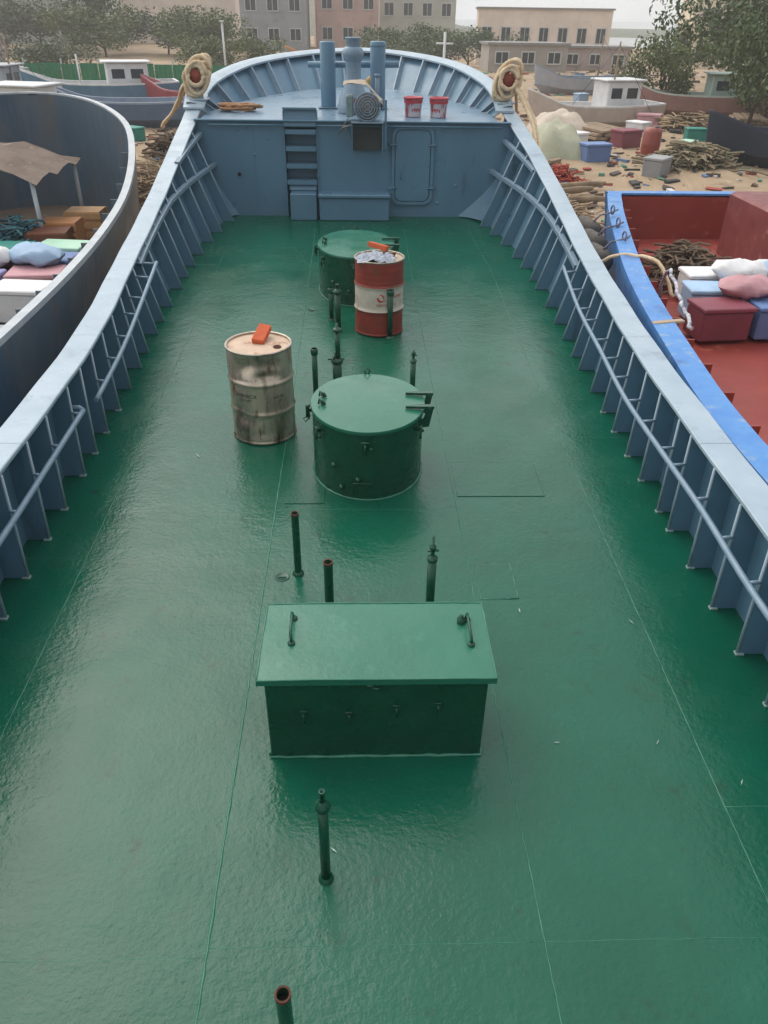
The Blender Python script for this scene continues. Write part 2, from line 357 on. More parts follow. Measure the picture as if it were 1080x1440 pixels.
# weathertight door with rounded corners
def rrect(hx, hz, r, n=6):
    P = []
    for cx, cz_, a0 in ((hx - r, hz - r, 0), (-hx + r, hz - r, 90), (-hx + r, -hz + r, 180), (hx - r, -hz + r, 270)):
        for i in range(n + 1): a = rad(a0 + 90 * i / n); P.append((cx + r * math.cos(a), cz_ + r * math.sin(a)))
    return P
dcx, dcz = .86, 1.20
P1, P2, P3 = rrect(.345, .60, .15), rrect(.30, .555, .12), rrect(.285, .54, .11)
fr = MB(); n_ = len(P1)
for A, B, ya, yb in ((P1, P1, 0, -.045), (P1, P2, -.045, -.045), (P2, P2, -.045, -.01)):
    fr.add([V(dcx + x, ya, dcz + z) for x, z in A] + [V(dcx + x, yb, dcz + z) for x, z in B], [(i, (i + 1) % n_, n_ + (i + 1) % n_, n_ + i) for i in range(n_)])
sharpen(fr.build('door_coaming', BLUE, bh))
do = MB().prism([V(dcx + x, -.012, dcz + z) for x, z in P3], (0, -.022, 0)).build('door', BLUE, bh)
for sx, zz in ((-1, .33), (-1, -.33), (1, .33), (1, -.33)):
    MB().tube([V(dcx + sx * .40, -.055, dcz + zz), V(dcx + sx * .26, -.055, dcz + zz - .01)], .013, 8).tube([V(dcx + sx * .35, -.07, dcz + zz), V(dcx + sx * .35, 0, dcz + zz)], .02, 8).build('dog_handle', BLUE, do)
MB().tube([V(dcx - .19, -.035, dcz - .2), V(dcx - .19, -.075, dcz - .18), V(dcx - .19, -.075, dcz + .0), V(dcx - .19, -.035, dcz + .02)], .01, 8).build('door_handle', BLUE, do)
MB().lathe([(.03, 0), (.03, .02), (.02, .022), (.018, .005), (.001, .005)], (-2.02, 0, 1.05), 16, axis='Y').build('scupper_hole', DARKIN, bh)
for sx_ in (.25, -1.75): MB().box((sx_, -.003, 1.12), (.005, .006, 1.35)).build('weld_seam', BLUE, bh)
for x, z in ((-1.5, 1.6), (-1.75, 1.35), (-2.0, 1.72), (-1.85, 1.76), (1.3, .62), (1.6, .9)):
    MB().lathe([(.028, 0), (.02, .008), (.001, .01)], (x, 0, z), 10, axis='Y').build('weld_scar', BLUE, bh)
# curved corner brackets at deck level
for s in (-1, 1):
    rows = []
    for i in range(11):
        u = i / 10; z = .41 + .70 * u; e = wxl(z, s) - .01; wd = (.42 if s > 0 else .16) * (1 - u) ** 1.6 + .02
        rows.append([V(s * (e - wd * 1.0), -.004, z), V(s * (e - wd * .55), -.05 - .10 * wd, z), V(s * (e - .0), -.06 - .75 * wd, z)])
    MB().grid(rows, flip=s > 0).build('corner_bracket', BLUE, bh)

# ------------------------------------------------------------ side bulwarks
YL = [2.5, 2.95, 3.36, 3.76, 4.18, 4.63, 5.03, 5.54, 5.91, 6.29, 6.74, 7.21, 7.72, 8.13, 8.67, 9.06, 9.56, 10.21, 10.66, 11.13, 11.64, 12.25, 12.72, 13.3]
YR = [2.1, 2.55, 2.96, 3.38, 3.81, 4.25, 4.71, 4.97, 5.44, 5.85, 6.30, 6.70, 7.15, 7.70, 8.05, 8.54, 9.04, 9.60, 10.25, 10.59, 11.13, 11.57, 12.17, 12.67, 13.12]
YL = [-2.6 + .45 * i for i in range(12)][:11] + YL; YR = [-2.6 + .45 * i for i in range(11)] + YR
WIDE = .165
def bulwark(s, ys, label):
    t = empty('bulwark', (s * 2.3, 0, 0), 0, label, 'bulwark'); ox = s * 2.3
    def X(x): return s * x - ox
    yy = [-3.6 + .3 * i for i in range(59)] + [14.3]; yy = [y for y in yy if y <= 14.31]
    rows = []; rows2 = []
    for y in yy:
        fb = foot(min(y, 13.7), s) + WIDE; ct = cin(y, s) + WIDE - .01; z0 = dz(y) - .02; z1 = czz(y) - .03
        if y > 13.7: z0 = .4
        rows.append([V(X(fb + (ct - fb) * q / 3), y, z0 + (z1 - z0) * q / 3) for q in range(4)])
        rows2.append([V(X(fb + (ct - fb) * q / 3) + s * .015, y, z0 + (z1 - z0) * q / 3) for q in range(4)])
    sh = MB().grid(rows, flip=s > 0).grid(rows2, flip=s < 0); sh.build('shell_plate', BLUE, t)
    hull = []
    for y in yy:
        fb = foot(min(y, 13.7), s) + WIDE + .02; k = max(0, (y - 9) / 5.3)
        hull.append([V(X(fb + .0), y, dz(y)), V(X(fb + .0 - .1 * k), y, dz(y) - .25), V(X(fb - .15 - .7 * k * k), y, -.9), V(X(fb - .5 - 1.3 * k), y, -1.8)])
    MB().grid(hull, flip=s < 0).build('hull_side', BLUE, t)
    # cap rail in butt-jointed lengths
    cuts_ = [-3.6, 0.2, 2.4, 4.55, 6.6, 8.9, 10.95, 12.6, 14.28]
    for a, b in zip(cuts_, cuts_[1:]):
        n_ = 8; rows = []
        for i in range(n_ + 1):
            y = a + .002 + (b - a - .004) * i / n_; ci = cin(y, s); co = ci + .235; z = czz(y)
            # slight waviness of the hand-bent plate
            z += .004 * math.sin(y * 5 + s) ; e = .006
            rows.append([V(X(ci), y, z - .028), V(X(ci - .001), y, z - e), V(X(ci + e), y, z), V(X(ci + .12), y, z + .002), V(X(co - e), y, z), V(X(co + .001), y, z - e), V(X(co), y, z - .045), V(X(co - .012), y, z - .045), V(X(co - .012), y, z - .02), V(X(ci + .01), y, z - .02), V(X(ci), y, z - .028)])
        c_ = MB().grid(rows, flip=s > 0)
        o = c_.build('cap_plate', CAPB, t); sharpen(o, 30)
    # stiffening frames
    for y in ys:
        f0 = foot(y, s); c0 = cin(y, s) + .006; z0 = dz(y) + .004; z1 = czz(y) - .03; sk = .0
        th = .013; poly = [V(X(f0 + .0), y, z0), V(X(f0 + WIDE), y, z0), V(X(c0 + WIDE - .012), y, z1), V(X(c0), y, z1)]
        o = MB().prism([p - V(0, th / 2, 0) for p in poly], (0, th, 0))
        # edge bar in the paler paint: light caught on the frame edge, painted in
        lean = (c0 - f0)
        fr_ = o.build('frame', BLUE, t)
        MB().tube([V(X(f0) - s * .004, y, z0), V(X((f0 + c0) / 2) - s * .004, y, (z0 + z1) / 2), V(X(c0) - s * .004, y, z1)], .0105, 8).build('lit_edge', CAPB, fr_)
        if 1 < y < 7: MB().box((X(f0 + .01), y, z0 + .003), (.05, .035, .012)).build('weld_foot', WEAR, t)
    return t, X
tl, XL = bulwark(-1, YL, 'left blue-grey ship bulwark with flat cap rail, upright frames and a broken handrail')
tr, XR = bulwark(1, YR, 'right blue-grey ship bulwark with flat cap rail, upright frames and one long handrail')
def rail(t, X, pts, name='handrail', r=.021, ends=True):
    P = [V(X(x), y, z) for x, y, z in pts]
    # resample smoothly
    Q = []
    for i in range(len(P) - 1):
        p0, p1, p2, p3 = P[max(i - 1, 0)], P[i], P[i + 1], P[min(i + 2, len(P) - 1)]
        for k in range(5):
            u = k / 5; Q.append(.5 * ((2 * p1) + (p2 - p0) * u + (2 * p0 - 5 * p1 + 4 * p2 - p3) * u * u + (3 * p1 - p0 - 3 * p2 + p3) * u ** 3))
    Q.append(P[-1]); o = MB().tube(Q, r, 12).build(name, GALV, t); return o
R_T = [(2.24, 1.0, .60), (2.24, 2.2, .58), (2.24, 3.27, .56), (2.25, 4.1, .59), (2.25, 4.85, .59), (2.27, 5.9, .57), (2.31, 6.9, .62), (2.38, 8.05, .64), (2.45, 9.2, .78)]
rail(tr, XR, R_T)
L_T = [(2.24, 1.0, .58), (2.24, 2.6, .56), (2.25, 3.86, .54), (2.25, 4.8, .57), (2.25, 5.6, .60)]
rail(tl, XL, L_T)
L_U = [(2.26, 5.95, .53), (2.29, 7.0, .60), (2.36, 8.2, .72), (2.41, 9.1, .83)]
rail(tl, XL, L_U)
for t, X, tab, ys in ((tr, XR, R_T, YR), (tl, XL, L_T, YL), (tl, XL, L_U, YL)):
    for y in ys:
        if tab[0][1] <= y <= tab[-1][1] and y > 1.5:
            x = itp([(b, a) for a, b, c in tab], y); z = itp([(b, c) for a, b, c in tab], y); h = (z - dz(y)) / (czz(y) - dz(y))
            sd = 1 if t is tr else -1; xf = foot(y, sd) + (cin(y, sd) - foot(y, sd)) * h
            if xf - x > .02: MB().tube([V(X(x), y, z), V(X(xf + .01), y, z + .01)], .013, 8).build('rail_bracket', GALV, t)
MB().tube([V(XL(2.25), 5.6, .60), V(XL(2.29), 5.63, .61), V(XL(2.36), 5.6, .62)], .021, 10).build('rail_elbow', GALV, tl)
# flat stringers between the forward frames
def stringer(t, X, s, pts, wdt=.05):
    rows = []
    for x, y, z in pts: rows.append([V(X(x), y, z - wdt / 2), V(X(x + .0), y, z + wdt / 2), V(X(x + .07), y, z + wdt / 2 + .005), V(X(x + .07), y, z + wdt / 2 - .008), V(X(x + .008), y, z + wdt / 2 - .008), V(X(x + .008), y, z - wdt / 2), V(X(x), y, z - wdt / 2)])
    return MB().grid(rows, smooth=False, flip=s > 0).build('stringer', GALV, t)
def strp(y0, y1, za, zb, n_=14, s=-1):
    r = []
    for i in range(n_ + 1):
        y = y0 + (y1 - y0) * i / n_; z = za + (zb - za) * i / n_; h = (z - dz(y)) / (czz(y) - dz(y)); r.append((foot(y, s) + (cin(y, s) - foot(y, s)) * h - .012, y, z))
    return r
stringer(tr, XR, 1, strp(9.1, 11.3, .80, 1.0, 14, 1)); stringer(tr, XR, 1, strp(11.3, 13.66, 1.0, 1.14, 14, 1))
stringer(tl, XL, -1, strp(9.0, 11.3, .82, 1.08)); stringer(tl, XL, -1, strp(11.3, 13.66, 1.08, 1.2))
stringer(tr, XR, 1, strp(12.2, 13.64, 1.36, 1.6, 6, 1)); stringer(tl, XL, -1, strp(12.2, 13.64, 1.42, 1.66, 6))

# ------------------------------------------------------------ bow bulwark
bb = empty('bow_bulwark', (0, 17, 0), 0, 'curved blue-grey bow bulwark with pale rolled cap around the forecastle', 'bulwark')
def cr_(tab, n_=6):
    P = [Vector(p) for p in tab]; Q = []
    for i in range(len(P) - 1):
        p0, p1, p2, p3 = P[max(i - 1, 0)], P[i], P[i + 1], P[min(i + 2, len(P) - 1)]
        for k in range(n_):
            u = k / n_; Q.append(.5 * ((2 * p1) + (p2 - p0) * u + (2 * p0 - 5 * p1 + 4 * p2 - p3) * u * u + (3 * p1 - p0 - 3 * p2 + p3) * u ** 3))
    Q.append(P[-1]); return Q
capH = cr_(BC); FCt = [(x, y, zf(y)) for x, y in FC[1:]]; footH = cr_(FCt)
def resamp(P, n_):
    L_ = [0]
    for a, b in zip(P, P[1:]): L_.append(L_[-1] + (b - a).length)
    R_ = []
    for i in range(n_ + 1):
        d_ = L_[-1] * i / n_; j = 0
        while j < len(P) - 2 and L_[j + 1] < d_: j += 1
        u = (d_ - L_[j]) / max(1e-9, L_[j + 1] - L_[j]); R_.append(P[j].lerp(P[j + 1], min(1, u)))
    return R_
NN = 24
cH, fH = resamp(capH, NN), resamp(footH, NN)
cF = [V(p.x * KR, p.y, p.z) for p in cH] + [V(-p.x, p.y, p.z) for p in cH[-2::-1]]; fF = [V(p.x * KR, p.y, p.z) for p in fH] + [V(-p.x, p.y, p.z) for p in fH[-2::-1]]
off = V(0, -17, 0)
def outn(P, i):
    t = (P[min(i + 1, len(P) - 1)] - P[max(i - 1, 0)]); t.z = 0; t.normalize(); return V(t.y, -t.x, 0)
rows = []
for i in range(len(cF)):
    n1 = outn(cF, i); a = fF[i] + n1 * .10; b = cF[i] + n1 * .13
    rows.append([a + V(0, 0, -.02) + off, a.lerp(b, .33) + off + n1 * .02, a.lerp(b, .66) + n1 * .02 + off, b + V(0, 0, -.04) + off])
MB().grid(rows).build('shell_plate', BLUE, bb)
rows = [[p + outn(cF, min(i, len(cF) - 1)) * .02 for p in r] for i, r in enumerate(rows)]
low = []
for i, r in enumerate(rows):
    a = fF[i] + off; low.append([V(a.x * .45, (a.y - 0) * .62 - .6, -1.9), V(a.x * .8, a.y * .85, -.4), V(a.x * .95, a.y, .8)] + r)
MB().grid(low, flip=True).build('hull_bow', BLUE, bb)
seg = [0, 8, 16, 24, 32, 40, 48]
for a, b in zip(seg, seg[1:]):
    rows = []
    for i in range(a, b + 1):
        n1 = outn(cF, i); p = cF[i] + off; o_ = p + n1 * .24 + V(0, 0, .05)
        rows.append([p + V(0, 0, -.03), p, p + n1 * .12 + V(0, 0, .035), o_ - n1 * .02, o_ + V(0, 0, -.012), o_ + V(0, 0, -.07), o_ - n1 * .012 + V(0, 0, -.07), p + n1 * .01 + V(0, 0, -.02), p + V(0, 0, -.03)])
    sharpen(MB().grid(rows).build('cap_plate', CAPB, bb), 40)
for i in (2, 5, 8, 11, 13.6, 16.3, 19.4, 22.3, 25.7, 28.6, 31.7, 34.4, 37, 40, 43, 46):
    j = int(i); u = i - j; c_ = cF[j].lerp(cF[j + 1], u) + off; f_ = fF[j].lerp(fF[j + 1], u) + off; n1 = outn(cF, j); tt = V(-n1.y, n1.x, 0) * .007
    b = MB().prism([f_ - tt, f_ + n1 * .10 - tt, c_ + n1 * .12 - tt + V(0, 0, -.03), c_ - tt + V(0, 0, -.025)], tt * 2)
    b.prism([f_ - tt * 2.2, c_ - tt * 2.2 + V(0, 0, -.025), c_ - tt * 2.2 - n1 * .012 + V(0, 0, -.025), f_ - tt * 2.2 - n1 * .012], tt * 4.4)
    b.build('frame', GALV, bb)
# transition knuckle plates where side cap meets the bow cap
for s in (-1, 1):
    q_ = s if s < 0 else .875; MB().prism([V(q_ * 2.56, 14.0 - 17, 1.97), V(q_ * 2.90, 14.0 - 17, 1.97), V(q_ * 2.92, 14.5 - 17, 2.16), V(q_ * 2.56, 14.5 - 17, 2.12)], (0, 0, .03)).build('knuckle_plate', CAPB, bb)

# ------------------------------------------------------------ bollards with rope on the bulwark shoulders
def rope_path(P, wob=.01):
    return [Vector(p) + V(random.uniform(-wob, wob), random.uniform(-wob, wob), random.uniform(-wob, wob)) for p in cr_(P, 5)]
for s, la, lb in ((-1, 'red-faced mooring roller on the left shoulder of the bow', 'cream mooring rope looped round the left bow roller and led down to the beach'),
                  (1, 'red-faced mooring roller on the right shoulder of the bow', 'cream mooring rope looped round the right bow roller and trailing along the hull')):
    c = V(-2.68 if s < 0 else 2.44, 14.35, 2.42)
    t = empty('mooring_roller', (c.x, c.y, 2.08), 0, la, 'bollard')
    MB().tube([V(0, 0, 0), V(0, 0, .16)], .07, 12).box((0, 0, .012), (.3, .3, .024), ch=.006).build('stand', CAPB, t)
    MB().lathe([(.001, -.09), (.03, -.09), (.05, -.12), (.075, -.11), (.075, -.10), (.075, -.08), (.075, .08), (.10, .1), (.10, .12), (.001, .13)], (0, 0, .34), 20, axis='Y').build('roller', plain('faded_red_iron_%s' % ('l' if s < 0 else 'r'), (.30, .06, .04), .7), t)
    ro = MB()
    for k in range(9):
        P = []; r_ = .125 + .03 * (k % 4); yo = -.14 + .03 * k
        for i in range(25):
            a = 2 * math.pi * i / 24; sag = .03 * max(0, -math.sin(a)) * (k % 3)
            P.append(c + V((r_ + random.uniform(-.012, .02)) * math.cos(a) + .02 * math.sin(k * 2.3), yo + .03 * math.sin(a + k * 1.9) + random.uniform(-.012, .012), (r_ + .035 * (k % 2)) * math.sin(a + .1 * k) * 1.12 - sag + .02 * math.cos(k * 1.7)))
        ro.tube(P, .031, 7)
    if s < 0: lead = [c + V(-.12, -.1, -.05), c + V(-.5, 1.2, -.25), c + V(-1.2, 3.6, -.8), c + V(-2.3, 7.0, -1.5), c + V(-4.3, 15.5, -2.55), c + V(-4.6, 17, -2.7)]
    else: lead = [c + V(.1, -.1, -.05), c + V(.36, -.5, -.5), c + V(.42, -1.2, -1.05), c + V(.62, -1.9, -1.5), c + V(1.1, -1.7, -2.0), c + V(1.8, -.8, -2.55)]
    ro.tube(rope_path(lead), .036, 7)
    if s > 0:
        ro.tube(rope_path([p + V(.06, .05, -.02) for p in lead]), .028, 7)
        ro.tube(rope_path([c + V(.1, .1, .1), c + V(.4, 1.2, -.4), c + V(.9, 3, -1.6), c + V(1.6, 5, -2.7)]), .03, 7)
    else: ro.tube(rope_path([p + V(.05, .06, .03) for p in lead]), .026, 7)
    tag(ro.build('mooring_rope', ROPE), lb, 'rope')

# ------------------------------------------------------------ windlass, posts and exhaust on the forecastle edge
for x, la, tp in ((-.555, 'left of the two tall blue-grey bitt posts on the forecastle', 2.92), (.295, 'right of the two tall blue-grey bitt posts on the forecastle', 2.93)):
    t = empty('bitt_post', (x, 14.9, zf(14.9)), 0, la, 'bollard', 'bitt posts on the forecastle')
    h = tp - zf(14.9)
    MB().lathe([(.13, 0), (.13, h - .02), (.12, h), (.001, h)], n=28).build('post', BLUE, t)
    MB().box((0, 0, .008), (.34, .34, .016), ch=.004).build('base_plate', BLUE, t)
    if x > 0:
        MB().lathe([(.134, h - .075), (.137, h - .07), (.137, h - .05), (.134, h - .045)], n=28).build('top_band', BLUE, t)
        MB().tube([V(-.01, -.17, 0), V(-.01, -.17, .52)], .04, 12).lathe([(.055, .5), (.055, .53), (.001, .535)], (-.01, -.17, 0), 12).build('side_pipe', GALV, t)
o = MB().tube([V(-.90, 15.06, 2.57), V(.66, 15.06, 2.59)], .05, 16); tag(o.build('cross_pipe', BLUE), 'horizontal blue-grey pipe laid across the two tall bitt posts', 'pipe')
t = empty('windlass_column', (-.12, 14.45, zf(14.45)), 0, 'flared grey windlass column standing between the two bitt posts', 'windlass')
z0 = zf(14.45)
MB().lathe([(.27, .0), (.27, .10), (.25, .14), (.235, .22), (.20, .30), (.15, .40), (.13, .46), (.125, .72), (.13, .74)], n=32).build('column', GALV, t)
MB().lathe([(.13, .74), (.16, .79), (.175, .84), (.175, .88), (.15, .93), (.125, .95)], n=32).build('collar', GALV, t)
MB().lathe([(.115, .95), (.115, 1.05), (.13, 1.06), (.13, 1.08), (.001, 1.08)], n=28).build('top_cap', GALV, t)
# motor with bracket
t = empty('windlass_motor', (.05, 13.46, 1.955), 0, 'grey electric motor on a bracket at the forecastle edge, cardboard over its belt', 'motor')
mz = .12
fins = MB().lathe([(.001, -.17), (.15, -.17), (.165, -.15), (.165, .2), (.001, .2)], (.05, .1, mz), 32, axis='Y')
fins.build('motor_body', MOTOR, t)
g = MB()
for r_ in (.175, .14, .105, .07, .035):
    g.tube([V(.05 + r_ * math.cos(a), -.09 - (.012 if r_ < .16 else 0), mz + r_ * math.sin(a)) for a in [i * math.pi / 12 for i in range(25)]], .007 if r_ < .17 else .014, 6)
for i in range(6):
    a = i * math.pi / 3; g.tube([V(.05 + .03 * math.cos(a), -.1, mz + .03 * math.sin(a)), V(.05 + .17 * math.cos(a), -.1, mz + .17 * math.sin(a))], .006, 5)
g.build('fan_guard', GALV, t)
MB().box((.24, .05, mz + .03), (.06, .12, .1), ch=.01).build('terminal_box', MOTOR, t)
MB().box((-.2, .12, mz), (.10, .3, .26), ch=.01).build('gearbox', plain('teal_gear_casing', (.22, .32, .33), .5, spots=((.2, .09, .05), 12, .6, .1)), t)
MB().tube([V(-.11, .0, mz - .08), V(-.11, .0, mz + .1)], .03, 10).box((-.1, .02, mz), (.05, .08, .2), ch=.006).build('red_coupling', plain('red_enamel', (.35, .03, .025), .45), t)
MB().box((.05, .06, -.075), (.46, .36, .02), ch=.004).build('mounting_plate', GALV, t)
for xx in (-.17, .27): MB().box((xx, .02, -.27), (.014, .26, .38)).build('bracket_cheek', BLUE, t)
MB().box((.31, -.06, -.1), (.03, .05, .62)).build('bracket_stay', BLUE, t)
MB().box((.05, .14, -.27), (.42, .01, .38)).build('bracket_back', plain('dark_back_steel', (.08, .085, .09), .5), t)  # back of the bracket is darker than its cheeks
MB().tube([V(-.17, -.1, -.10), V(-.3, -.1, -.14), V(-.36, -.02, -.22)], .01, 6).tube([V(-.2, -.02, .0), V(-.28, -.08, -.1), V(-.2, -.1, -.3), V(-.14, -.1, -.32)], .008, 6).build('cable', MOTOR, t)
t.scale = (1.12, 1.1, 1.12)
# bent cardboard cover
rows = []
for i in range(10):
    u = i / 9; x = -.30 + .62 * u; z = mz + .27 + .035 * math.sin(u * 5) - .20 * max(0, u - .55) ** 1.3 * 3; r = []
    for k in range(5): r.append(V(x, -.12 + .09 * k + .02 * math.sin(i * 2.1 + k), z + .012 * math.sin(k * 2 + i * 1.3) + .03 * (k / 4)))
    rows.append(r)
cd = MB().grid(rows, smooth=False); cd.grid([[p - V(0, 0, .006) for p in r] for r in rows], smooth=False, flip=True)
tag(cd.build('cardboard_sheet', CARD, None, (.03, 13.5, 1.99)), 'bent sheet of cream cardboard lying over the windlass motor', 'cardboard')
o = MB().lathe([(.001, -.05), (.06, -.05), (.08, 0), (.07, .05), (.02, .09), (.001, .09)], (.17, 15.4, 2.3), 14, smooth=True)
tag(o.build('yellow_float', plain('yellow_float_skin', (.55, .30, .06), .6)), 'small orange-yellow float hanging behind the right bitt post', 'float')

# paint buckets
def bucket(x, y, rz, la, lid):
    t = empty('paint_bucket', (x, y, zf(y)), rz, la, 'bucket', 'white paint buckets on the forecastle')
    bw = mat('bucket_plastic_%s' % lid, (.78, .70, .72), (.72, .62, .64), .4, .1, scale=6, spots=((.55, .10, .12), 11, .53, .05), streak=True)
    MB().lathe([(.001, .0), (.125, 0), (.13, .01), (.15, .26), (.156, .26)], n=32).build('body', bw, t)
    MB().lathe([(.157, .255), (.162, .26), (.162, .285), (.152, .29), (.149, .285), (.001, .27 if lid == 'a' else .2)], n=32).build('rim', plain('red_bucket_rim_' + lid, (.5, .05, .07), .45), t)
    MB().lathe([(.1522, .20), (.1555, .245)], n=32).build('red_band', plain('red_bucket_band_' + lid, (.5, .05, .07), .45), t)
    MB().tube([V(.16 * math.cos(a), .16 * math.sin(a) * .3 - .1 * math.sin(a), .25 - .11 * math.sin(a)) for a in [i * math.pi / 12 for i in range(13)]], .004, 5).build('handle', GALV, t)
    q = MB()
    for k in range(5):
        a = -math.pi / 2 + (k - 2) * .2; zz = .1 + (k % 2) * .012
        q.box((.1437 * math.cos(a), .1437 * math.sin(a), zz), (.018, .003, .03 + .01 * (k % 3)), rz=a + math.pi / 2)
    q.build('label_print', REDP, t)
bucket(.87, 14.1, .3, 'white paint bucket with red band, nearer the windlass of the two', 'a')
bucket(1.29, 14.06, -.4, 'white paint bucket with red-stained sides, right of the two', 'b')
# small rope heap on forecastle
hp = MB()
for k in range(7):
    P = [V(-2.05 + random.uniform(-.12, .12) + (.22 + .04 * k % .1) * math.cos(a) * random.uniform(.8, 1.2), 14.42 + .14 * math.sin(a) * random.uniform(.7, 1.3), zf(14.4) + .025 + .012 * k + random.uniform(0, .015)) for a in [i * math.pi / 7 for i in range(15)]]
    hp.tube(cr_(P, 3), .016, 6)
tag(hp.build('rope_heap', mat('faded_orange_rope', (.5, .22, .12), (.42, .28, .14), .9, scale=9)), 'small tangle of faded orange rope on the forecastle corner', 'rope')

# ------------------------------------------------------------ rectangular hatch in the foreground
hx0, hx1, hy0, hy1, hh = -.485, .625, 2.64, 3.16, .565
t = empty('hatch_box', ((hx0 + hx1) / 2, (hy0 + hy1) / 2, 0), 0, 'green rectangular steel hatch with overhanging lid in the foreground', 'hatch')
cx, cy = (hx0 + hx1) / 2, (hy0 + hy1) / 2; W, Dp = hx1 - hx0, hy1 - hy0
rows = []
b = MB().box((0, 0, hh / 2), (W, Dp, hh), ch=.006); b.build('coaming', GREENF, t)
lw, ld = W + .065, Dp + .05
nx, ny = 24, 12; rows = []
for j in range(ny + 1):
    v = j / ny * 2 - 1; r = []
    for i in range(nx + 1):
        u = i / nx * 2 - 1; z = hh + .036 - .004 * u * u - .003 * v * v + .0025 * math.sin(u * 5 + 1) * math.cos(v * 4); r.append(V(u * lw / 2 * (1 - .0), v * ld / 2 + .012 * (u * u - 1) * (1 if v > .99 else 0) * 0, z))
    rows.append(r)
ld_ = MB().grid(rows)
edge = [rows[0][i] for i in range(nx + 1)] + [rows[j][nx] for j in range(1, ny + 1)] + [rows[ny][i] for i in range(nx - 1, -1, -1)] + [rows[j][0] for j in range(ny - 1, 0, -1)]
ne = len(edge); ld_.add(edge + [p * 1 + V(0, 0, 0) for p in [V(p.x * 1.004, p.y * 1.006, p.z - .008) for p in edge]] + [V(p.x * 1.004, p.y * 1.006, hh - .004) for p in edge], [(ne * k + i, ne * (k + 1) + i, ne * (k + 1) + (i + 1) % ne, ne * k + (i + 1) % ne) for k in range(2) for i in range(ne)])
ld_.box((0, 0, hh + .004), (lw - .01, ld - .01, .01))
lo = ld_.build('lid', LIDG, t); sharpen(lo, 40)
eb = [p + V(0, 0, .001) for p in edge] + [edge[0] + V(0, 0, .001)]
MB().tube(eb, [random.uniform(.003, .0058) for _ in eb], 6).build('lid_edge_weld', SEAM, lo)
for (x, y, sx) in ((-.365 - cx, 2.97 - cy, -1), (.56 - cx, 2.95 - cy, 1)):
    z = hh + .04
    MB().tube([V(x, y - .1, z), V(x, y - .1, z + .02), V(x - .004, y - .08, z + .05), V(x - .006, y + .07, z + .055), V(x - .006, y + .09, z + .03), V(x - .006, y + .09, z)], .008, 8).build('lifting_handle', GREENF, lo)
    for yy in (-.1, .09): MB().lathe([(.02, 0), (.018, .008), (.001, .012)], (x, y + yy, z - .003), 12).build('weld_pad', GREENF, lo)
    if sx > 0: MB().lathe([(.022, 0), (.022, .025), (.012, .03), (.012, .045), (.001, .05)], (x - .035, y + .07, z - .004), 12).build('knob', GREENF, lo)
for (x, z) in ((-.30, .335), (-.07, .325), (.17, .37), (.38, .385)):
    q = MB().box((x - cx, -Dp / 2 - .006, z), (.035, .012, .05), ch=.003)
    q.tube([V(x - cx, -Dp / 2 - .01, z + .012), V(x - cx, -Dp / 2 - .035, z + .012)], .009, 8).tube([V(x - cx, -Dp / 2 - .03, z + .03), V(x - cx + .004, -Dp / 2 - .032, z - .035)], .006, 6); q.build('dog', GREENF, t)
for x in (.07, .04): MB().tube([V(x - cx - .02, -Dp / 2 - .02, hh - .012 - (.02 if x > .05 else 0)), V(x - cx + .02, -Dp / 2 - .02, hh - .02 - (.02 if x > .05 else 0))], .009, 8).build('hasp', GREENF, t)
P = [V(hx0 - cx - .004, -Dp / 2 - .004, .004), V(hx1 - cx + .004, -Dp / 2 - .004, .004), V(hx1 - cx + .004, Dp / 2, .004), V(hx0 - cx - .004, Dp / 2, .004), V(hx0 - cx - .004, -Dp / 2 - .004, .004)]
Q = []; 
for a, bq in zip(P, P[1:]):
    for i in range(24): Q.append(a.lerp(bq, i / 24) + V(random.uniform(-.002, .002), random.uniform(-.003, .003), random.uniform(0, .003)))
MB().tube(Q, [random.uniform(.006, .012) for _ in Q], 6).build('weld_fillet', SEAM, t)

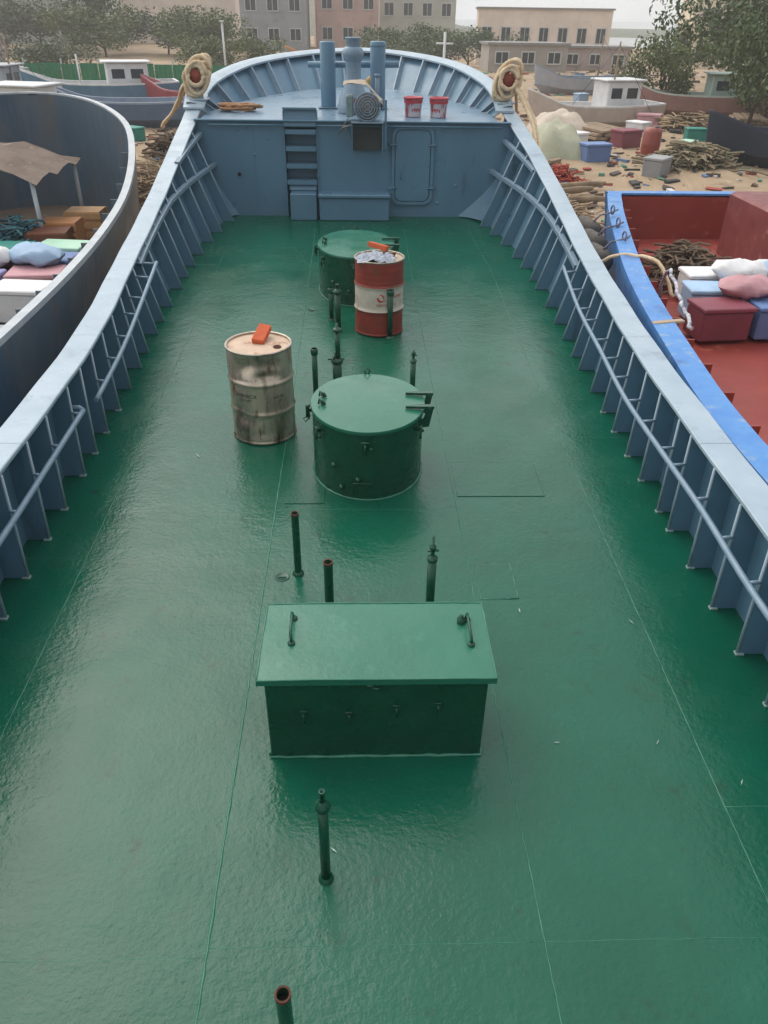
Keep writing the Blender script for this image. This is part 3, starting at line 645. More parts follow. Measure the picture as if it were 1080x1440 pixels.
# ------------------------------------------------------------ oval hatch trunks
def trunk(cx, cy, ax, ay, top, la, full=True):
    z0 = dz(cy - ay); t = empty('oval_hatch', (cx, cy, z0), 0, la, 'hatch', 'oval deck hatches')
    H = top - z0
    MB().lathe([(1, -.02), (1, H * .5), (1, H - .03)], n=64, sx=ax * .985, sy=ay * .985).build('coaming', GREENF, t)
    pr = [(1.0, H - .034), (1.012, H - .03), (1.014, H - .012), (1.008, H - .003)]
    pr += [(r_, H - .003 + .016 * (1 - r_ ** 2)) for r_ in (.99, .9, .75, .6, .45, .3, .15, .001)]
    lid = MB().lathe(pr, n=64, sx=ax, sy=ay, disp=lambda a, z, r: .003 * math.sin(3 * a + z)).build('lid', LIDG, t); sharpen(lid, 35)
    Q = []
    for i in range(97):
        a = 2 * math.pi * i / 96; Q.append(V((ax * .985 + .006) * math.cos(a), (ay * .985 + .006) * math.sin(a), .005 + dz(cy + ay * math.sin(a)) - z0))
    MB().tube(Q, [random.uniform(.006, .012) for _ in Q], 6).build('weld_fillet', SEAM, t)
    # hinges on the right
    for yy in (.10, -.16):
        yy *= ay / .555; x1 = ax + .02
        xe = ax * math.sqrt(max(0, 1 - (yy / ay) ** 2))
        h = MB().prism([V(xe - .14, yy - .005, H + .008), V(xe - .02, yy - .022, H + .012), V(xe + .09, yy - .022, H + .012), V(xe + .09, yy + .022, H + .012), V(xe - .02, yy + .022, H + .012), V(xe - .14, yy + .005, H + .008)], (0, 0, .022))
        h.tube([V(xe + .06, yy - .03, H + .012), V(xe + .06, yy + .03, H + .012)], .018, 10)
        h.prism([V(xe + .085, yy - .014, H + .01), V(xe + .035, yy - .014, H + .01), V(xe + .012, yy - .014, H - .08), V(xe - .02, yy - .014, H - .12), V(xe - .02, yy - .014, H - .16), V(xe + .055, yy - .014, H - .15), V(xe + .07, yy - .014, H - .07)], (0, .028, 0))
        h.build('hinge', GREENF, t)
    # lid lugs on the left
    for yy in (.06, -.09):
        yy *= ay / .555; x = -ax + .09
        MB().tube([V(x - .025, yy, H + .012), V(x - .02, yy + .015, H + .05), V(x + .015, yy - .005, H + .04), V(x + .03, yy - .01, H + .012)], .009, 7).lathe([(.018, 0), (.018, .02), (.001, .025)], (x + .005, yy + .02, H + .01), 8).build('lug', GREENF, lid)
    # toggle bolts round the coaming
    for a in (-1.62, -2.55, -.55, 1.57, 3.05):
        ca, sa = math.cos(a), math.sin(a); p = V(ax * ca, ay * sa, 0); nrm = V(ca / ax, sa / ay, 0).normalized(); tn = V(-nrm.y, nrm.x, 0)
        q = MB().box(p + nrm * .012 + V(0, 0, H - .10), (.05, .024, .03), rz=math.atan2(tn.y, tn.x))
        q.tube([p + nrm * .03 + V(0, 0, H - .10), p + nrm * .032 + V(0, 0, H - .19)], .009, 8)
        q.tube([p + nrm * .03 + tn * .032 + V(0, 0, H - .085), p + nrm * .03 - tn * .032 + V(0, 0, H - .085)], .008, 8)
        q.tube([p + nrm * .02 + tn * .045 + V(0, 0, H - .13), p + nrm * .03 + tn * .045 + V(0, 0, H - .15)], .014, 8)
        q.build('toggle', GREENF, t)
    q = MB()
    for a, zz in ((-2.2, .28), (-1.75, .2), (-2.05, .1)):
        p = V(ax * math.cos(a), ay * math.sin(a), zz * H / .62); q.lathe([(.02, 0), (.018, .03), (.012, .035), (.001, .04)], p, 10, axis='Y')
    q.build('stud', GREENF, t)
    p = V(ax * math.cos(-1.72), ay * math.sin(-1.72), 0)
    MB().tube([p + V(-.05, -.012, .06), p + V(-.05, -.02, .17), p + V(.1, -.02, .165), p + V(.1, -.012, .14)], .006, 6).build('wire_loop', GREENF, t)
    # side drain cock
    MB().tube([V(-ax - .01, -.03, H - .03), V(-ax - .035, -.03, H - .03), V(-ax - .035, -.03, H - .13)], .013, 8).tube([V(-ax - .035, -.03, H - .13), V(-ax - .07, -.04, H - .14), V(-ax - .05, -.06, H - .16), V(-ax - .02, -.05, H - .13)], .006, 6).build('side_hook', GREENF, t)
    # ring lug at the far edge
    MB().tube([V(.0, ay + .01, H - .02), V(-.025, ay + .015, H + .02), V(0, ay + .02, H + .05), V(.025, ay + .015, H + .02), V(0, ay + .01, H - .02)], .008, 7).build('ring_lug', GREENF, t)
    return t
trunk(.05, 5.70, .465, .555, .64, 'larger-looking green oval hatch trunk in the middle of the deck, beside the grimy drum')
trunk(-.07, 10.30, .50, .72, .78, 'far green oval hatch trunk partly hidden behind the red drum')

# ------------------------------------------------------------ standpipes
def pipe(x, y, h, r, la, kind='open', lean=(0, 0), flange=True, loc_h=None):
    t = empty('standpipe', (x, y, dz(y)), 0, la, 'pipe', 'green standpipes on the deck')
    tp = V(lean[0], lean[1], h)
    if kind == 'open':
        MB().tube([V(0, 0, 0), tp], r, 16, caps=False).tube([tp - V(0, 0, .15), tp], r * .8, 16, caps=False).build('pipe', GREENF, t)
        n_ = 20; up = [tp + V(r * k * math.cos(a), r * k * math.sin(a), zz) for k, zz in ((1.06, -.012), (1.06, .002), (.8, .002), (.8, -.03)) for a in [2 * math.pi * i / n_ for i in range(n_)]]
        MB().add(up, [(j * n_ + i, j * n_ + (i + 1) % n_, (j + 1) * n_ + (i + 1) % n_, (j + 1) * n_ + i) for j in range(3) for i in range(n_)]).build('rusty_lip', RUST, t)
        MB().lathe([(r * .79, 0), (.001, 0)], tp - V(0, 0, .05), 16).build('bore', DARKIN, t)
    elif kind == 'nozzle':
        MB().tube([V(0, 0, 0), tp * .86], r, 16).build('pipe', GREENF, t)
        c = tp * .86
        MB().lathe([(r, -.03), (r * 1.45, -.015), (r * 1.55, 0), (r * 1.4, .012), (r * .7, .03), (r * .55, .035)], c, 20).build('flare', GREENF, t)
        MB().lathe([(r * .5, .02), (r * .5, h * .14), (r * .62, h * .14), (r * .62, h * .16), (r * .36, h * .16), (r * .3, h * .1), (.001, h * .1)], c, 16).build('nozzle', GREENF, t)
    elif kind == 'valve':
        hb = h * .80
        MB().tube([V(0, 0, 0), V(0, 0, hb)], r, 16).build('pipe', GREENF, t)
        MB().lathe([(r * 1.15, hb - .02), (r * 1.15, hb + .005), (r * .6, hb + .01), (r * .45, hb + .03), (r * .45, hb + .06), (r * .75, hb + .065), (r * .75, hb + .085), (r * .3, hb + .09), (r * .3, h), (.001, h)], n=14).build('valve_stem', GREENF, t)
        MB().tube([V(-.03, 0, hb + .05), V(.035, 0, hb + .055)], .007, 8).build('valve_lever', GREENF, t)
    elif kind == 'capped':
        MB().tube([V(0, 0, 0), V(0, 0, h)], r, 16).lathe([(r * 1.25, h - .06), (r * 1.3, h - .05), (r * 1.3, h - .005), (r * 1.1, h), (.001, h)], n=14).build('pipe', GREENF, t)
    if flange: MB().lathe([(r * 1.6, 0), (r * 1.5, .012), (r * 1.1, .02), (r * 1.0, .024)], n=18).build('foot_weld', GREENF if kind != 'nozzle' else GREENF, t)
    return t
pipe(-.27, 1.22, .57, .0265, 'open green standpipe with a rusty mouth cut by the bottom edge of the photo', 'open')
pipe(-.17, 1.96, .62, .0225, 'slim green standpipe with flared collar and small nozzle in front of the hatch box', 'nozzle')
pipe(-.45, 4.21, .51, .026, 'open rusty-topped green standpipe standing alone left behind the hatch box', 'open')
pipe(-.20, 3.53, .62, .028, 'open green standpipe close behind the left part of the hatch box lid', 'open')
pipe(.415, 3.56, .78, .027, 'green standpipe with a small valve on top behind the right part of the hatch box', 'valve')
pipe(-.455, 6.93, .56, .027, 'plain green standpipe just behind the left side of the middle oval hatch', 'capped')
pipe(.505, 6.93, .55, .027, 'green standpipe with thin valve stem behind the right side of the middle oval hatch', 'valve')
pipe(.335, 8.58, .57, .032, 'green capped standpipe directly in front of the red drum', 'capped')
pipe(-.37, 9.13, .40, .030, 'short green standpipe at the foot of the far oval hatch', 'capped')
pipe(-.28, 8.79, .55, .036, 'thick green standpipe with pointed cap in front of the far oval hatch', 'nozzle')
t = empty('sounding_pipe', (-.24, 7.01, dz(7.01)), 0, 'tall two-stage green sounding pipe with a clamp behind the middle oval hatch', 'pipe')
MB().tube([V(0, 0, 0), V(0, 0, .40)], .046, 16).lathe([(.055, .38), (.058, .39), (.058, .42), (.03, .43)], n=16).build('lower_pipe', GREENF, t)
MB().tube([V(.01, 0, .4), V(.005, 0, .70)], .026, 14).lathe([(.026, .70), (.045, .705), (.048, .72), (.03, .735), (.012, .74), (.012, .78), (.001, .78)], (.005, 0, 0), n=14).build('upper_pipe', GREENF, t)
MB().tube([V(-.09, -.01, .42), V(.07, -.01, .425)], .01, 8).tube([V(-.03, -.05, .44), V(-.03, .03, .46)], .012, 8).build('clamp', GREENF, t)

# ------------------------------------------------------------ drums
def hoops(r, H, body_r=None):
    def rb(z0): return [(r, z0 - .022), (r + .007, z0 - .012), (r + .011, z0), (r + .007, z0 + .012), (r, z0 + .022)]
    return rb
def arc_text(txt, size, r, a0, z, mat_, parent, name='lettering', flipy=False):
    cu = D.curves.new('text', 'FONT'); cu.body = txt; cu.size = size; cu.extrude = 0; o = D.objects.new('tmp', cu); col.objects.link(o)
    bpy.context.view_layer.update(); me = D.meshes.new_from_object(o.evaluated_get(bpy.context.evaluated_depsgraph_get())); D.objects.remove(o); D.curves.remove(cu)
    import bmesh
    bm = bmesh.new(); bm.from_mesh(me); bmesh.ops.triangulate(bm, faces=bm.faces)
    for v in bm.verts:
        a = a0 + v.co.x / r; v.co = V(r * math.cos(a), r * math.sin(a), z + v.co.y)
    bm.to_mesh(me); bm.free(); me.materials.clear(); me.materials.append(mat_)
    q = D.objects.new(name, me); col.objects.link(q); q.parent = parent; return q
def drumtop(t, r, H, m1, rimm, deep=.018):
    pr = [(r, H - .02), (r + .008, H - .012), (r + .01, H - .002), (r + .004, H + .003), (r - .008, H), (r - .01, H - deep)]
    sharpen(MB().lathe(pr, n=48).build('rim', rimm, t), 50)
    return MB().lathe([(r - .009, H - deep), (r * .9, H - deep + .002), (r * .5, H - deep + .003), (.001, H - deep + .003)], n=48, disp=None).build('lid', m1, t)
# grimy steel drum
r, H = .283, .86
t = empty('grimy_drum', (-.90, 6.33, dz(6.33)), 0, 'dented grimy steel drum with a cream rusty lid standing left of the middle oval hatch', 'drum')
rb = hoops(r, H)
def rsm(z0, z1, n_): return [(r, z0 + (z1 - z0) * i / n_) for i in range(1, n_)]
prof = [(.001, 0), (r - .004, 0), (r + .008, .004), (r + .008, .018), (r, .025)] + [(r + .0015 * math.sin(i * 1.6), .03 + i * .022) for i in range(10)] + rb(.29) + rsm(.312, .55, 14) + rb(.57) + rsm(.592, H - .02, 16) + [(r, H - .02)]
def dent(a, z, r_):
    if r_ < .2: return 0
    d = 0
    for (ca, cz_, sa, sz, dep) in ((-1.85, .74, .36, .08, .070), (-1.25, .64, .34, .035, .055), (-1.0, .74, .22, .07, .03), (-2.2, .66, .25, .1, .02), (-1.3, .75, .2, .06, .018), (-2.0, .24, .35, .05, .03), (-2.3, .30, .3, .08, .03), (-1.0, .35, .4, .04, .008), (-1.5, .12, .6, .05, .008)):
        da = (a - ca + math.pi) % (2 * math.pi) - math.pi
        d -= dep * math.exp(-(da / sa) ** 2 - ((z - cz_) / sz) ** 2)
    return d
MB().lathe(prof, n=96, disp=dent).build('body', DIRTY, t)
drumtop(t, r, H, DTOP, RIM)
MB().lathe([(.035, 0), (.035, .012), (.022, .014), (.02, .004), (.001, .004)], (.17, -.07, H - .018), 16).build('bung', RUST, t)
arc_text('HYDROMAX OIL'[0:0] + 'EMIMACX', .048, r + .0025, -2.35, .455, BLACK, t)
arc_text('200L NET', .03, r + .0025, -2.22, .42, BLACK, t); arc_text('SAE 40', .034, r + .0025, -1.1, .44, BLACK, t); arc_text('CD', .03, r + .0025, -.95, .40, BLACK, t)
# red drum
t = empty('red_drum', (.21, 8.86, dz(8.86)), 0, 'red oil drum with a white printed band, rags piled on its lid', 'drum')
prof = [(.001, 0), (r - .004, 0), (r + .008, .004), (r + .008, .018), (r, .025)] + [(r + .002 * math.sin(i * 2.1), .03 + i * .022) for i in range(10)] + rb(.29)[:3]
MB().lathe(prof, n=64).build('lower_body', RED, t)
MB().lathe(rb(.29)[2:] + rsm(.312, .55, 8) + rb(.57)[:3], n=64).build('white_band', DWHITE, t)
MB().lathe(rb(.57)[2:] + [(r + .002 * math.sin(i * 2.1), .60 + i * .022) for i in range(11)] + [(r, H - .02)], n=64).build('upper_body', RED, t)
drumtop(t, r, H, plain('pale_drum_lid', (.5, .4, .3), .6), RIM)
# swirl emblem: two crescents in a round
def crescent(c, R1, off_, R2, a0, a1, n_=14):
    o_ = [(c[0] + R1 * math.cos(a), c[1] + R1 * math.sin(a)) for a in [a0 + (a1 - a0) * i / n_ for i in range(n_ + 1)]]
    i_ = [(c[0] + off_[0] + R2 * math.cos(a), c[1] + off_[1] + R2 * math.sin(a)) for a in [a1 + (a0 - a1) * i / n_ for i in range(n_ + 1)]]
    return o_, i_
em = MB(); rr_ = r + .0025
def wrap(u, z, a0=-1.52): a = a0 + u / rr_; return V(rr_ * math.cos(a), rr_ * math.sin(a), z)
for (c, R1, of, R2, a0, a1) in (((0, 0), .045, (.010, .008), .034, math.pi * .95, math.pi * 2.05), ((.004, .012), .034, (-.012, -.006), .032, -.3, math.pi * .8)):
    o_, i_ = crescent(c, R1, of, R2, a0, a1); n_ = len(o_); em.add([wrap(u, .455 + z) for u, z in o_] + [wrap(u, .455 + z) for u, z in i_[::-1]], [(i, i + 1, n_ + i + 1, n_ + i) for i in range(n_ - 1)])
em.build('emblem', REDP, t)
arc_text('中国石化', .034, rr_, -1.72, .365, REDP, t); arc_text('长城润滑油', .034, rr_, -1.12, .455, REDP, t); arc_text('石化', .03, rr_, -1.05, .37, REDP, t)
# rags
rg = MB(); rows = []
for j in range(15):
    row = []
    for i in range(25):
        u = i / 24 * 2 - 1; v = j / 14 * 2 - 1; k = max(0, 1 - (u * u + v * v) * .75)
        row.append(V(-.05 + u * .21 + random.uniform(-.01, .01), -.10 + v * .14 + random.uniform(-.01, .01), H - .012 + k ** .5 * (.05 + .03 * math.sin(u * 9 + v * 4) + .025 * math.sin(v * 13 - u * 6) + random.uniform(-.012, .012))))
    rows.append(row)
o = rg.grid(rows).build('rag_pile', CLOTH, None, (.21, 8.86, dz(8.86))); tag(o, 'crumpled blue-white dirty rags heaped on the red drum', 'rag')
def brick(loc, rot, la):
    o = MB().box((0, 0, 0), (.11, .23, .055), ch=.006).build('brick', BRICK); o.location = loc; o.rotation_euler = rot; tag(o, la, 'brick'); return o
brick((-.88, 6.44, dz(6.3) + .895), (rad(18), rad(8), rad(-12)), 'orange brick lying on the grimy drum lid')
brick((.20, 8.93, dz(8.86) + .955), (rad(8), rad(12), rad(68)), 'orange brick on top of the rags on the red drum')
MB_ = MB()
for k in range(3): MB_.tube([V(.12 + (.055 + .01 * k) * math.cos(a), .02 + .05 * math.sin(a), H + .004 + .012 * k + .012 * math.sin(a * 2 + k)) for a in [i * math.pi / 8 for i in range(17)]], .006, 6)
tag(MB_.build('wire_coil', RUST, None, (.21, 8.86, dz(8.86))), 'rusty wire coil on the red drum lid beside the brick', 'wire')

# ------------------------------------------------------------ neighbouring boats
def hull_boat(name, loc, rz, tab, keel, deckz, mh, mc, md, label, cat='boat', group=None, capw=.16, stern=True, mi=None):
    """tab: (y, half breadth, cap height) from stern to stem"""
    t = empty(name, loc, rz, label, cat, group)
    def ringpts(f):
        return [f(y, b, z, 1) for y, b, z in tab] + [f(y, b, z, -1) for y, b, z in reversed(tab)]
    tab = [tuple(p) for p in cr_(tab, 4)]
    n_ = len(tab); ymax = tab[-1][0]; y0 = tab[0][0]; Lb = ymax - y0
    def fl(y): return .55 + .4 * min(1, max(0, (ymax - y) / (Lb * .45)))
    fm = lambda y: .92 + .06 * min(1, max(0, (ymax - y) / (Lb * .45)))
    top = ringpts(lambda y, b, z, s: V(s * b, y, z)); mid = ringpts(lambda y, b, z, s: V(s * b * fm(y), y - .10 * (1 - min(1, (ymax - y) / (Lb * .4))), z * .4 + keel * .6))
    bot = ringpts(lambda y, b, z, s: V(s * b * fl(y) * .72, y - .6 * (1 - min(1, (ymax - y) / (Lb * .4))), keel))
    N_ = len(top)
    def loop(rings, flip=False):
        b = MB(); vs = [p for r in rings for p in r]; fs = []
        for j in range(len(rings) - 1):
            for i in range(N_):
                f = (j * N_ + i, j * N_ + (i + 1) % N_, (j + 1) * N_ + (i + 1) % N_, (j + 1) * N_ + i); fs.append(f[::-1] if flip else f)
        return b.add(vs, fs, False)
    loop([bot, mid, top]).build('hull', mh, t)
    inn = ringpts(lambda y, b, z, s: V(s * max(.02, b - capw), min(y, ymax - capw) if y < ymax - .01 else ymax - capw, z))
    ind = ringpts(lambda y, b, z, s: V(s * max(.02, b * .97 - capw), min(y, ymax - capw), min(deckz, z - .05)))
    ind = [V(p.x, max(p.y, y0 + .1), p.z) for p in ind]; inn = [V(p.x, max(p.y, y0 + .1), p.z) for p in inn]
    up = [p + V(0, 0, .03) for p in top]; iu = [p + V(0, 0, .03) for p in inn]
    loop([inn, ind], True).build('inner_bulwark', mi or mc, t)
    loop([[p - V(0, 0, .03) for p in top], up, iu, [p - V(0, 0, .02) for p in inn]], False).build('cap_rail', mc, t)
    b = MB(); rows = [[ind[i], V((ind[i].x + ind[N_ - 1 - i].x) / 2, ind[i].y, ind[i].z + .03), ind[N_ - 1 - i]] for i in range(n_)]
    b.grid(rows).build('deck', md, t)
    return t
GREYH = mat('dark_grey_blue_hull', (.075, .12, .165), (.12, .14, .155), .4, .1, scale=1.2, bumps=((2, .01), (20, .001)), spots=[((.17, .12, .085), 2.2, .55, .2), ((.05, .1, .16), 1.3, .58, .1)], streak=True)
CAPW = mat('chalky_white_rail', (.50, .53, .55), (.40, .44, .47), .5, .1, scale=5, bumps=((20, .002),), spots=((.33, .27, .22), 9, .64, .1))
BROWN = mat('weathered_brown_deck', (.15, .10, .07), (.10, .075, .055), .9, .05, scale=3, bumps=((9, .01),), spots=((.25, .2, .16), 6, .6, .1))
SKYB = mat('bright_blue_rail_paint', (.07, .23, .58), (.10, .29, .62), .5, .1, scale=5, bumps=((12, .003), (50, .001)), spots=[((.26, .38, .5), 7, .56, .12), ((.16, .1, .07), 14, .66, .06), ((.04, .12, .33), 2.5, .56, .15)])
RDK = mat('red_oxide_deck', (.30, .045, .030), (.24, .035, .026), .55, .1, scale=2, bumps=((4, .005), (30, .001)), spots=[((.48, .17, .12), 3, .58, .15), ((.12, .04, .03), 7, .65, .1)])
SALM = mat('faded_salmon_paint', (.52, .18, .13), (.44, .13, .10), .6, .1, scale=3, bumps=((8, .004),), spots=((.6, .35, .25), 5, .6, .12))
MARO = mat('maroon_hull_paint', (.17, .04, .04), (.24, .06, .055), .5, .1, scale=3, bumps=((8, .004),), spots=((.35, .2, .15), 6, .6, .1))
tabA = [(-4, 2.5, .84), (1, 2.7, .80), (4.5, 2.76, .78), (6.5, 2.80, .79), (8.5, 2.82, .84), (10.2, 2.80, .95), (11.6, 2.74, 1.14), (12.9, 2.56, 1.45), (14.1, 2.2, 1.72), (15.1, 1.55, 1.9), (15.8, .8, 1.98), (16.1, .05, 2.0)]
A = hull_boat('moored_fishing_boat', (-6.05, 0, 0), 0, tabA, -1.5, .05, GREYH, CAPW, BROWN, 'grey steel boat with chalky white rail moored against the left side', capw=.10, mi=GREYH)
# stiffeners inside the neighbour's bulwark
for y in [2 + .55 * i for i in range(21)]:
    b_ = itp([(a, b) for a, b, c in tabA], y); z_ = itp([(a, c) for a, b, c in tabA], y)
    for s in (-1, 1): MB().prism([V(s * (b_ - .12), y, .08), V(s * (b_ - .12), y, z_ - .02), V(s * (b_ - .22), y, z_ - .02), V(s * (b_ - .22), y, .08)], (0, .02, 0)).build('frame', GREYH, A)
tabB = [(-4, 3.5, .78), (2, 3.82, .78), (4.7, 3.90, .78), (6.5, 3.74, .78), (8.4, 3.50, .80), (10, 3.20, .82), (11.6, 2.86, .86), (12.6, 2.60, .84), (13.25, 2.42, .86), (13.4, 2.2, .86), (13.45, .04, .86)]
B = hull_boat('moored_cargo_boat', (6.52, 0, 0), 0, tabB, -1.5, .15, SKYB, SKYB, RDK, 'red-decked boat with bright blue rail moored against the right side', capw=.23, mi=RDK)
MB().box((.3, 5.6, .35), (4.6, 4.4, .46), ch=.03).build('hold_coaming', SALM, B)
MB().box((.3, 5.4, .60), (4.3, 3.7, .03)).build('hold_cover', RDK, B)
MB().box((.3, 7.5, .66), (4.5, .34, .14), ch=.02).build('cover_edge', SALM, B)
for k in range(5): MB().box((-1.55 + k * .95, 5.4, .63), (.07, 3.7, .05), ch=.01).build('cover_batten', RDK, B)
MB().box((1.0, 9.2, .42), (2.6, 1.4, .55), ch=.03).build('winch_bed', SALM, B)
for x in (.2, 1.1, 2.0): MB().tube([V(x, 9.2, .6), V(x, 9.2, 1.05)], .10, 12).lathe([(.001, 1.05), (.15, 1.05), (.15, 1.1), (.001, 1.11)], (x, 9.2, 0), 12).build('bitt', MARO, B)
MB().box((.5, 11.4, .62), (2.6, 1.9, .95), ch=.04).build('forepeak_house', MARO, B)
for x in (-.4, .5, 1.4): MB().box((x, 10.44, .75), (.45, .02, .4), ch=.008).build('hatch_door', SALM, B)
for y in [3.2 + .6 * i for i in range(16)]:
    b_ = itp([(a, b) for a, b, c in tabB], y); z_ = itp([(a, c) for a, b, c in tabB], y)
    MB().prism([V(-(b_ - .25), y, .18), V(-(b_ - .25), y, z_ - .02), V(-(b_ - .35), y, z_ - .02), V(-(b_ - .35), y, .18)], (0, .02, 0)).build('frame', RDK, B)
# red stockless anchor on its deck
t = empty('anchor', (8.2, 12.6, 1.1), .5, 'rusty red anchor lying on the far end of the red-decked boat', 'anchor')
MB().tube([V(0, 0, .1), V(.1, .9, .35)], .05, 8).build('shank', RDK, t)
for s in (-1, 1): MB().prism([V(s * .08, -.05, .05), V(s * .35, -.05, .05), V(s * .42, .5, .3), V(s * .22, .15, .14)], (0, .02, .07)).build('fluke', RDK, t)
# cylinder fenders on ropes between the hulls
FEND = mat('brown_rubber', (.10, .085, .075), (.16, .14, .12), .85, .05, scale=8, bumps=((20, .006),))
for k, la in enumerate(('nearest of the three worn brown fenders hung between the hulls', 'middle of the three worn brown fenders hung between the hulls', 'farthest of the three worn brown fenders hung between the hulls')):
    y = 10.3 + .62 * k; x = 3.17 + .09 * k; z = .60 + .04 * k
    t = empty('fender', (x, y, z), .1, la, 'fender', 'fenders between the hulls')
    MB().lathe([(.001, -.27), (.10, -.27), (.155, -.22), (.165, 0), (.155, .22), (.10, .27), (.001, .27)], n=20, axis='Y').build('body', FEND, t)
    MB().tube([V(0, -.2, .165), V(.1, -.15, .24), V(.28, -.1, .26), V(.42, 0, .28)], .014, 6).tube([V(.3, -.1 + .06 * math.cos(a), .3 + .06 * math.sin(a)) for a in [i * math.pi / 5 for i in range(11)]], .012, 5).build('lanyard', mat('fender_cord_%d' % k, (.06, .06, .1), (.3, .3, .35), .8, scale=40), t)
ro = MB().tube(rope_path([(2.9, 9.6, .6), (3.1, 9.55, .80), (3.35, 9.5, .84), (3.6, 9.2, .84), (3.75, 8.9, .5)], .008), .024, 7)
tag(ro.build('mooring_line', ROPE), 'short brown mooring line crossing from the hull to the blue rail beside the fenders', 'rope')
o = MB().box((3.02, 7.15, .81), (.34, .07, .03), rz=.25, ch=.006); tag(o.build('wood_batten', plain('bleached_wood', (.5, .38, .27), .9)), 'bleached wooden batten lying across the blue rail', 'plank')
ro = MB().tube(rope_path([(3.72, 9.3, .2), (3.62, 8.9, .82), (3.45, 8.1, .83), (3.28, 7.4, .82), (3.2, 7.0, .81)], .02), .02, 6)
tag(ro.build('chequered_rope', mat('speckled_rope', (.7, .7, .72), (.05, .05, .12), .8, scale=9)), 'black and white speckled rope along the inside of the blue rail', 'rope')

# ------------------------------------------------------------ cargo: boxes, sacks, drums
CM = {}
def cm(c, rough=.6):
    k = tuple(c)
    if k not in CM: CM[k] = plain('coloured_plastic_%02d' % len(CM), c, rough, spots=((c[0] * .5 + .08, c[1] * .5 + .07, c[2] * .5 + .06), 8, .62, .1))
    return CM[k]
PINK, PBLUE, PWHITE, TEAL, NAVY, MINT = (.55, .29, .31), (.13, .21, .42), (.78, .78, .78), (.02, .22, .18), (.03, .05, .10), (.42, .66, .50)
def foam_box(x, y, z, c, la, rz=0, s=1, group=None):
    t = empty('storage_box', (x, y, z), rz, la, 'box', group)
    MB().box((0, 0, .16 * s), (.58 * s, .40 * s, .32 * s), ch=.02).build('body', cm(c), t)
    MB().box((0, 0, .345 * s), (.61 * s, .43 * s, .05 * s), ch=.012).build('lid', cm(tuple(min(.85, q * 1.15) for q in c)), t); return t
def sack(x, y, z, c, la, rz=0, s=1, group=None):
    rows = []
    for j in range(9):
        v = j / 8 * 2 - 1; r = []
        for i in range(17):
            a = i / 16 * 2 * math.pi; k = (1 - abs(v) ** 3) ** .5 if abs(v) < 1 else 0
            r.append(V(v * .36 * s, .24 * s * math.cos(a) * (k * .9 + .1) * (1 + .14 * math.sin(3 * a + v * 5 + x * 9) + random.uniform(-.07, .07)), .11 * s + .11 * s * math.sin(a) * k * (1 + .25 * math.sin(4 * a + v * 7 + y * 5) + random.uniform(-.15, .15))))
        rows.append(r)
    o = MB().grid(rows).build('sack', cm(c, .85)); o.location = (x, y, z); o.rotation_euler = (0, 0, rz); return tag(o, la, 'sack', None, None) if not group else tag(o, la, 'sack', group)
def barrel(x, y, z, c, la, s=1):
    t = empty('barrel', (x, y, z), 0, la, 'barrel')
    MB().lathe([(.001, 0), (.24, 0), (.27, .1), (.28, .35), (.285, .37), (.28, .39), (.27, .7), (.22, .82), (.001, .82)], n=24).build('body', cm(c, .4), t)
    MB().lathe([(.06, .82), (.06, .86), (.001, .86)], (.1, 0, 0), 12).build('bung', cm(NAVY), t); t.scale = (s, s, s); return t
# left boat
cols = {'pink': PINK, 'blue': PBLUE, 'white': PWHITE, 'teal': TEAL, 'mint green': MINT, 'black': (.02, .02, .025), 'pale blue': (.35, .50, .68), 'lilac': (.38, .36, .62), 'grey': (.3, .3, .3), 'maroon': (.22, .05, .07)}
la_fmt = '%s box on left boat, %s'
spotsA = [(-4.15, 9.3, 'white', 'nearest the rail in the cargo pile'), (-4.2, 9.95, 'pink', 'beside the rail behind the nearest white box'), (-4.25, 10.65, 'blue', 'beside the rail in the middle of the pile'), (-4.3, 11.3, 'mint green', 'at the far rail end of the pile'),
          (-4.9, 9.2, 'black', 'front row second from the rail'), (-4.95, 9.8, 'lilac', 'second row second from the rail'), (-5.0, 10.5, 'maroon', 'third row second from the rail'), (-5.05, 11.2, 'teal', 'far row second from the rail'),
          (-5.65, 9.1, 'black', 'front row third from the rail'), (-5.7, 9.75, 'pale blue', 'second row third from the rail'), (-5.75, 10.4, 'pink', 'third row third from the rail'), (-5.8, 11.1, 'white', 'far row third from the rail'),
          (-6.4, 9.1, 'pink', 'front row at the left edge of the photo'), (-6.5, 9.9, 'blue', 'second row at the left edge of the photo'), (-6.6, 10.7, 'white', 'third row at the left edge of the photo')]
for x, y, c, where in spotsA: foam_box(x, y, .08, cols[c], la_fmt % (c, where), random.uniform(-.15, .15), 1.12)
for x, y, z, c, where in ((-4.95, 10.2, .47, 'white', 'top layer near the rail'), (-5.7, 10.1, .47, 'lilac', 'top layer middle'), (-6.4, 10.3, .47, 'pink', 'top layer outermost'), (-4.3, 10.3, .48, 'pale blue', 'top layer against the rail')):
    sack(x, y, z, cols[c], '%s woven sack on the left boat cargo pile, %s' % (c, where), random.uniform(-.5, .5), 1.1)
for i, (x, y, c, la) in enumerate(((-3.75, 7.7, (.35, .36, .36), 'flat grey steel hatch lid by the white rail of the left boat'), (-4.4, 7.6, (.42, .43, .43), 'paler flat hatch lid further inboard on the left boat'), (-4.0, 6.6, (.55, .56, .56), 'light grey hatch lid nearest on the left boat'))):
    t = empty('deck_hatch', (x, y, .08), .05, la, 'hatch'); MB().box((0, 0, .15), (.55, .8, .3), ch=.02).build('coaming', cm(c), t); MB().box((0, 0, .32), (.6, .85, .04), ch=.012).build('lid', cm(c), t)
t = empty('deck_shelter', (-6.3, 13.2, .08), 0, 'brown tarpaulin shelter on the forward part of the left boat', 'shelter')
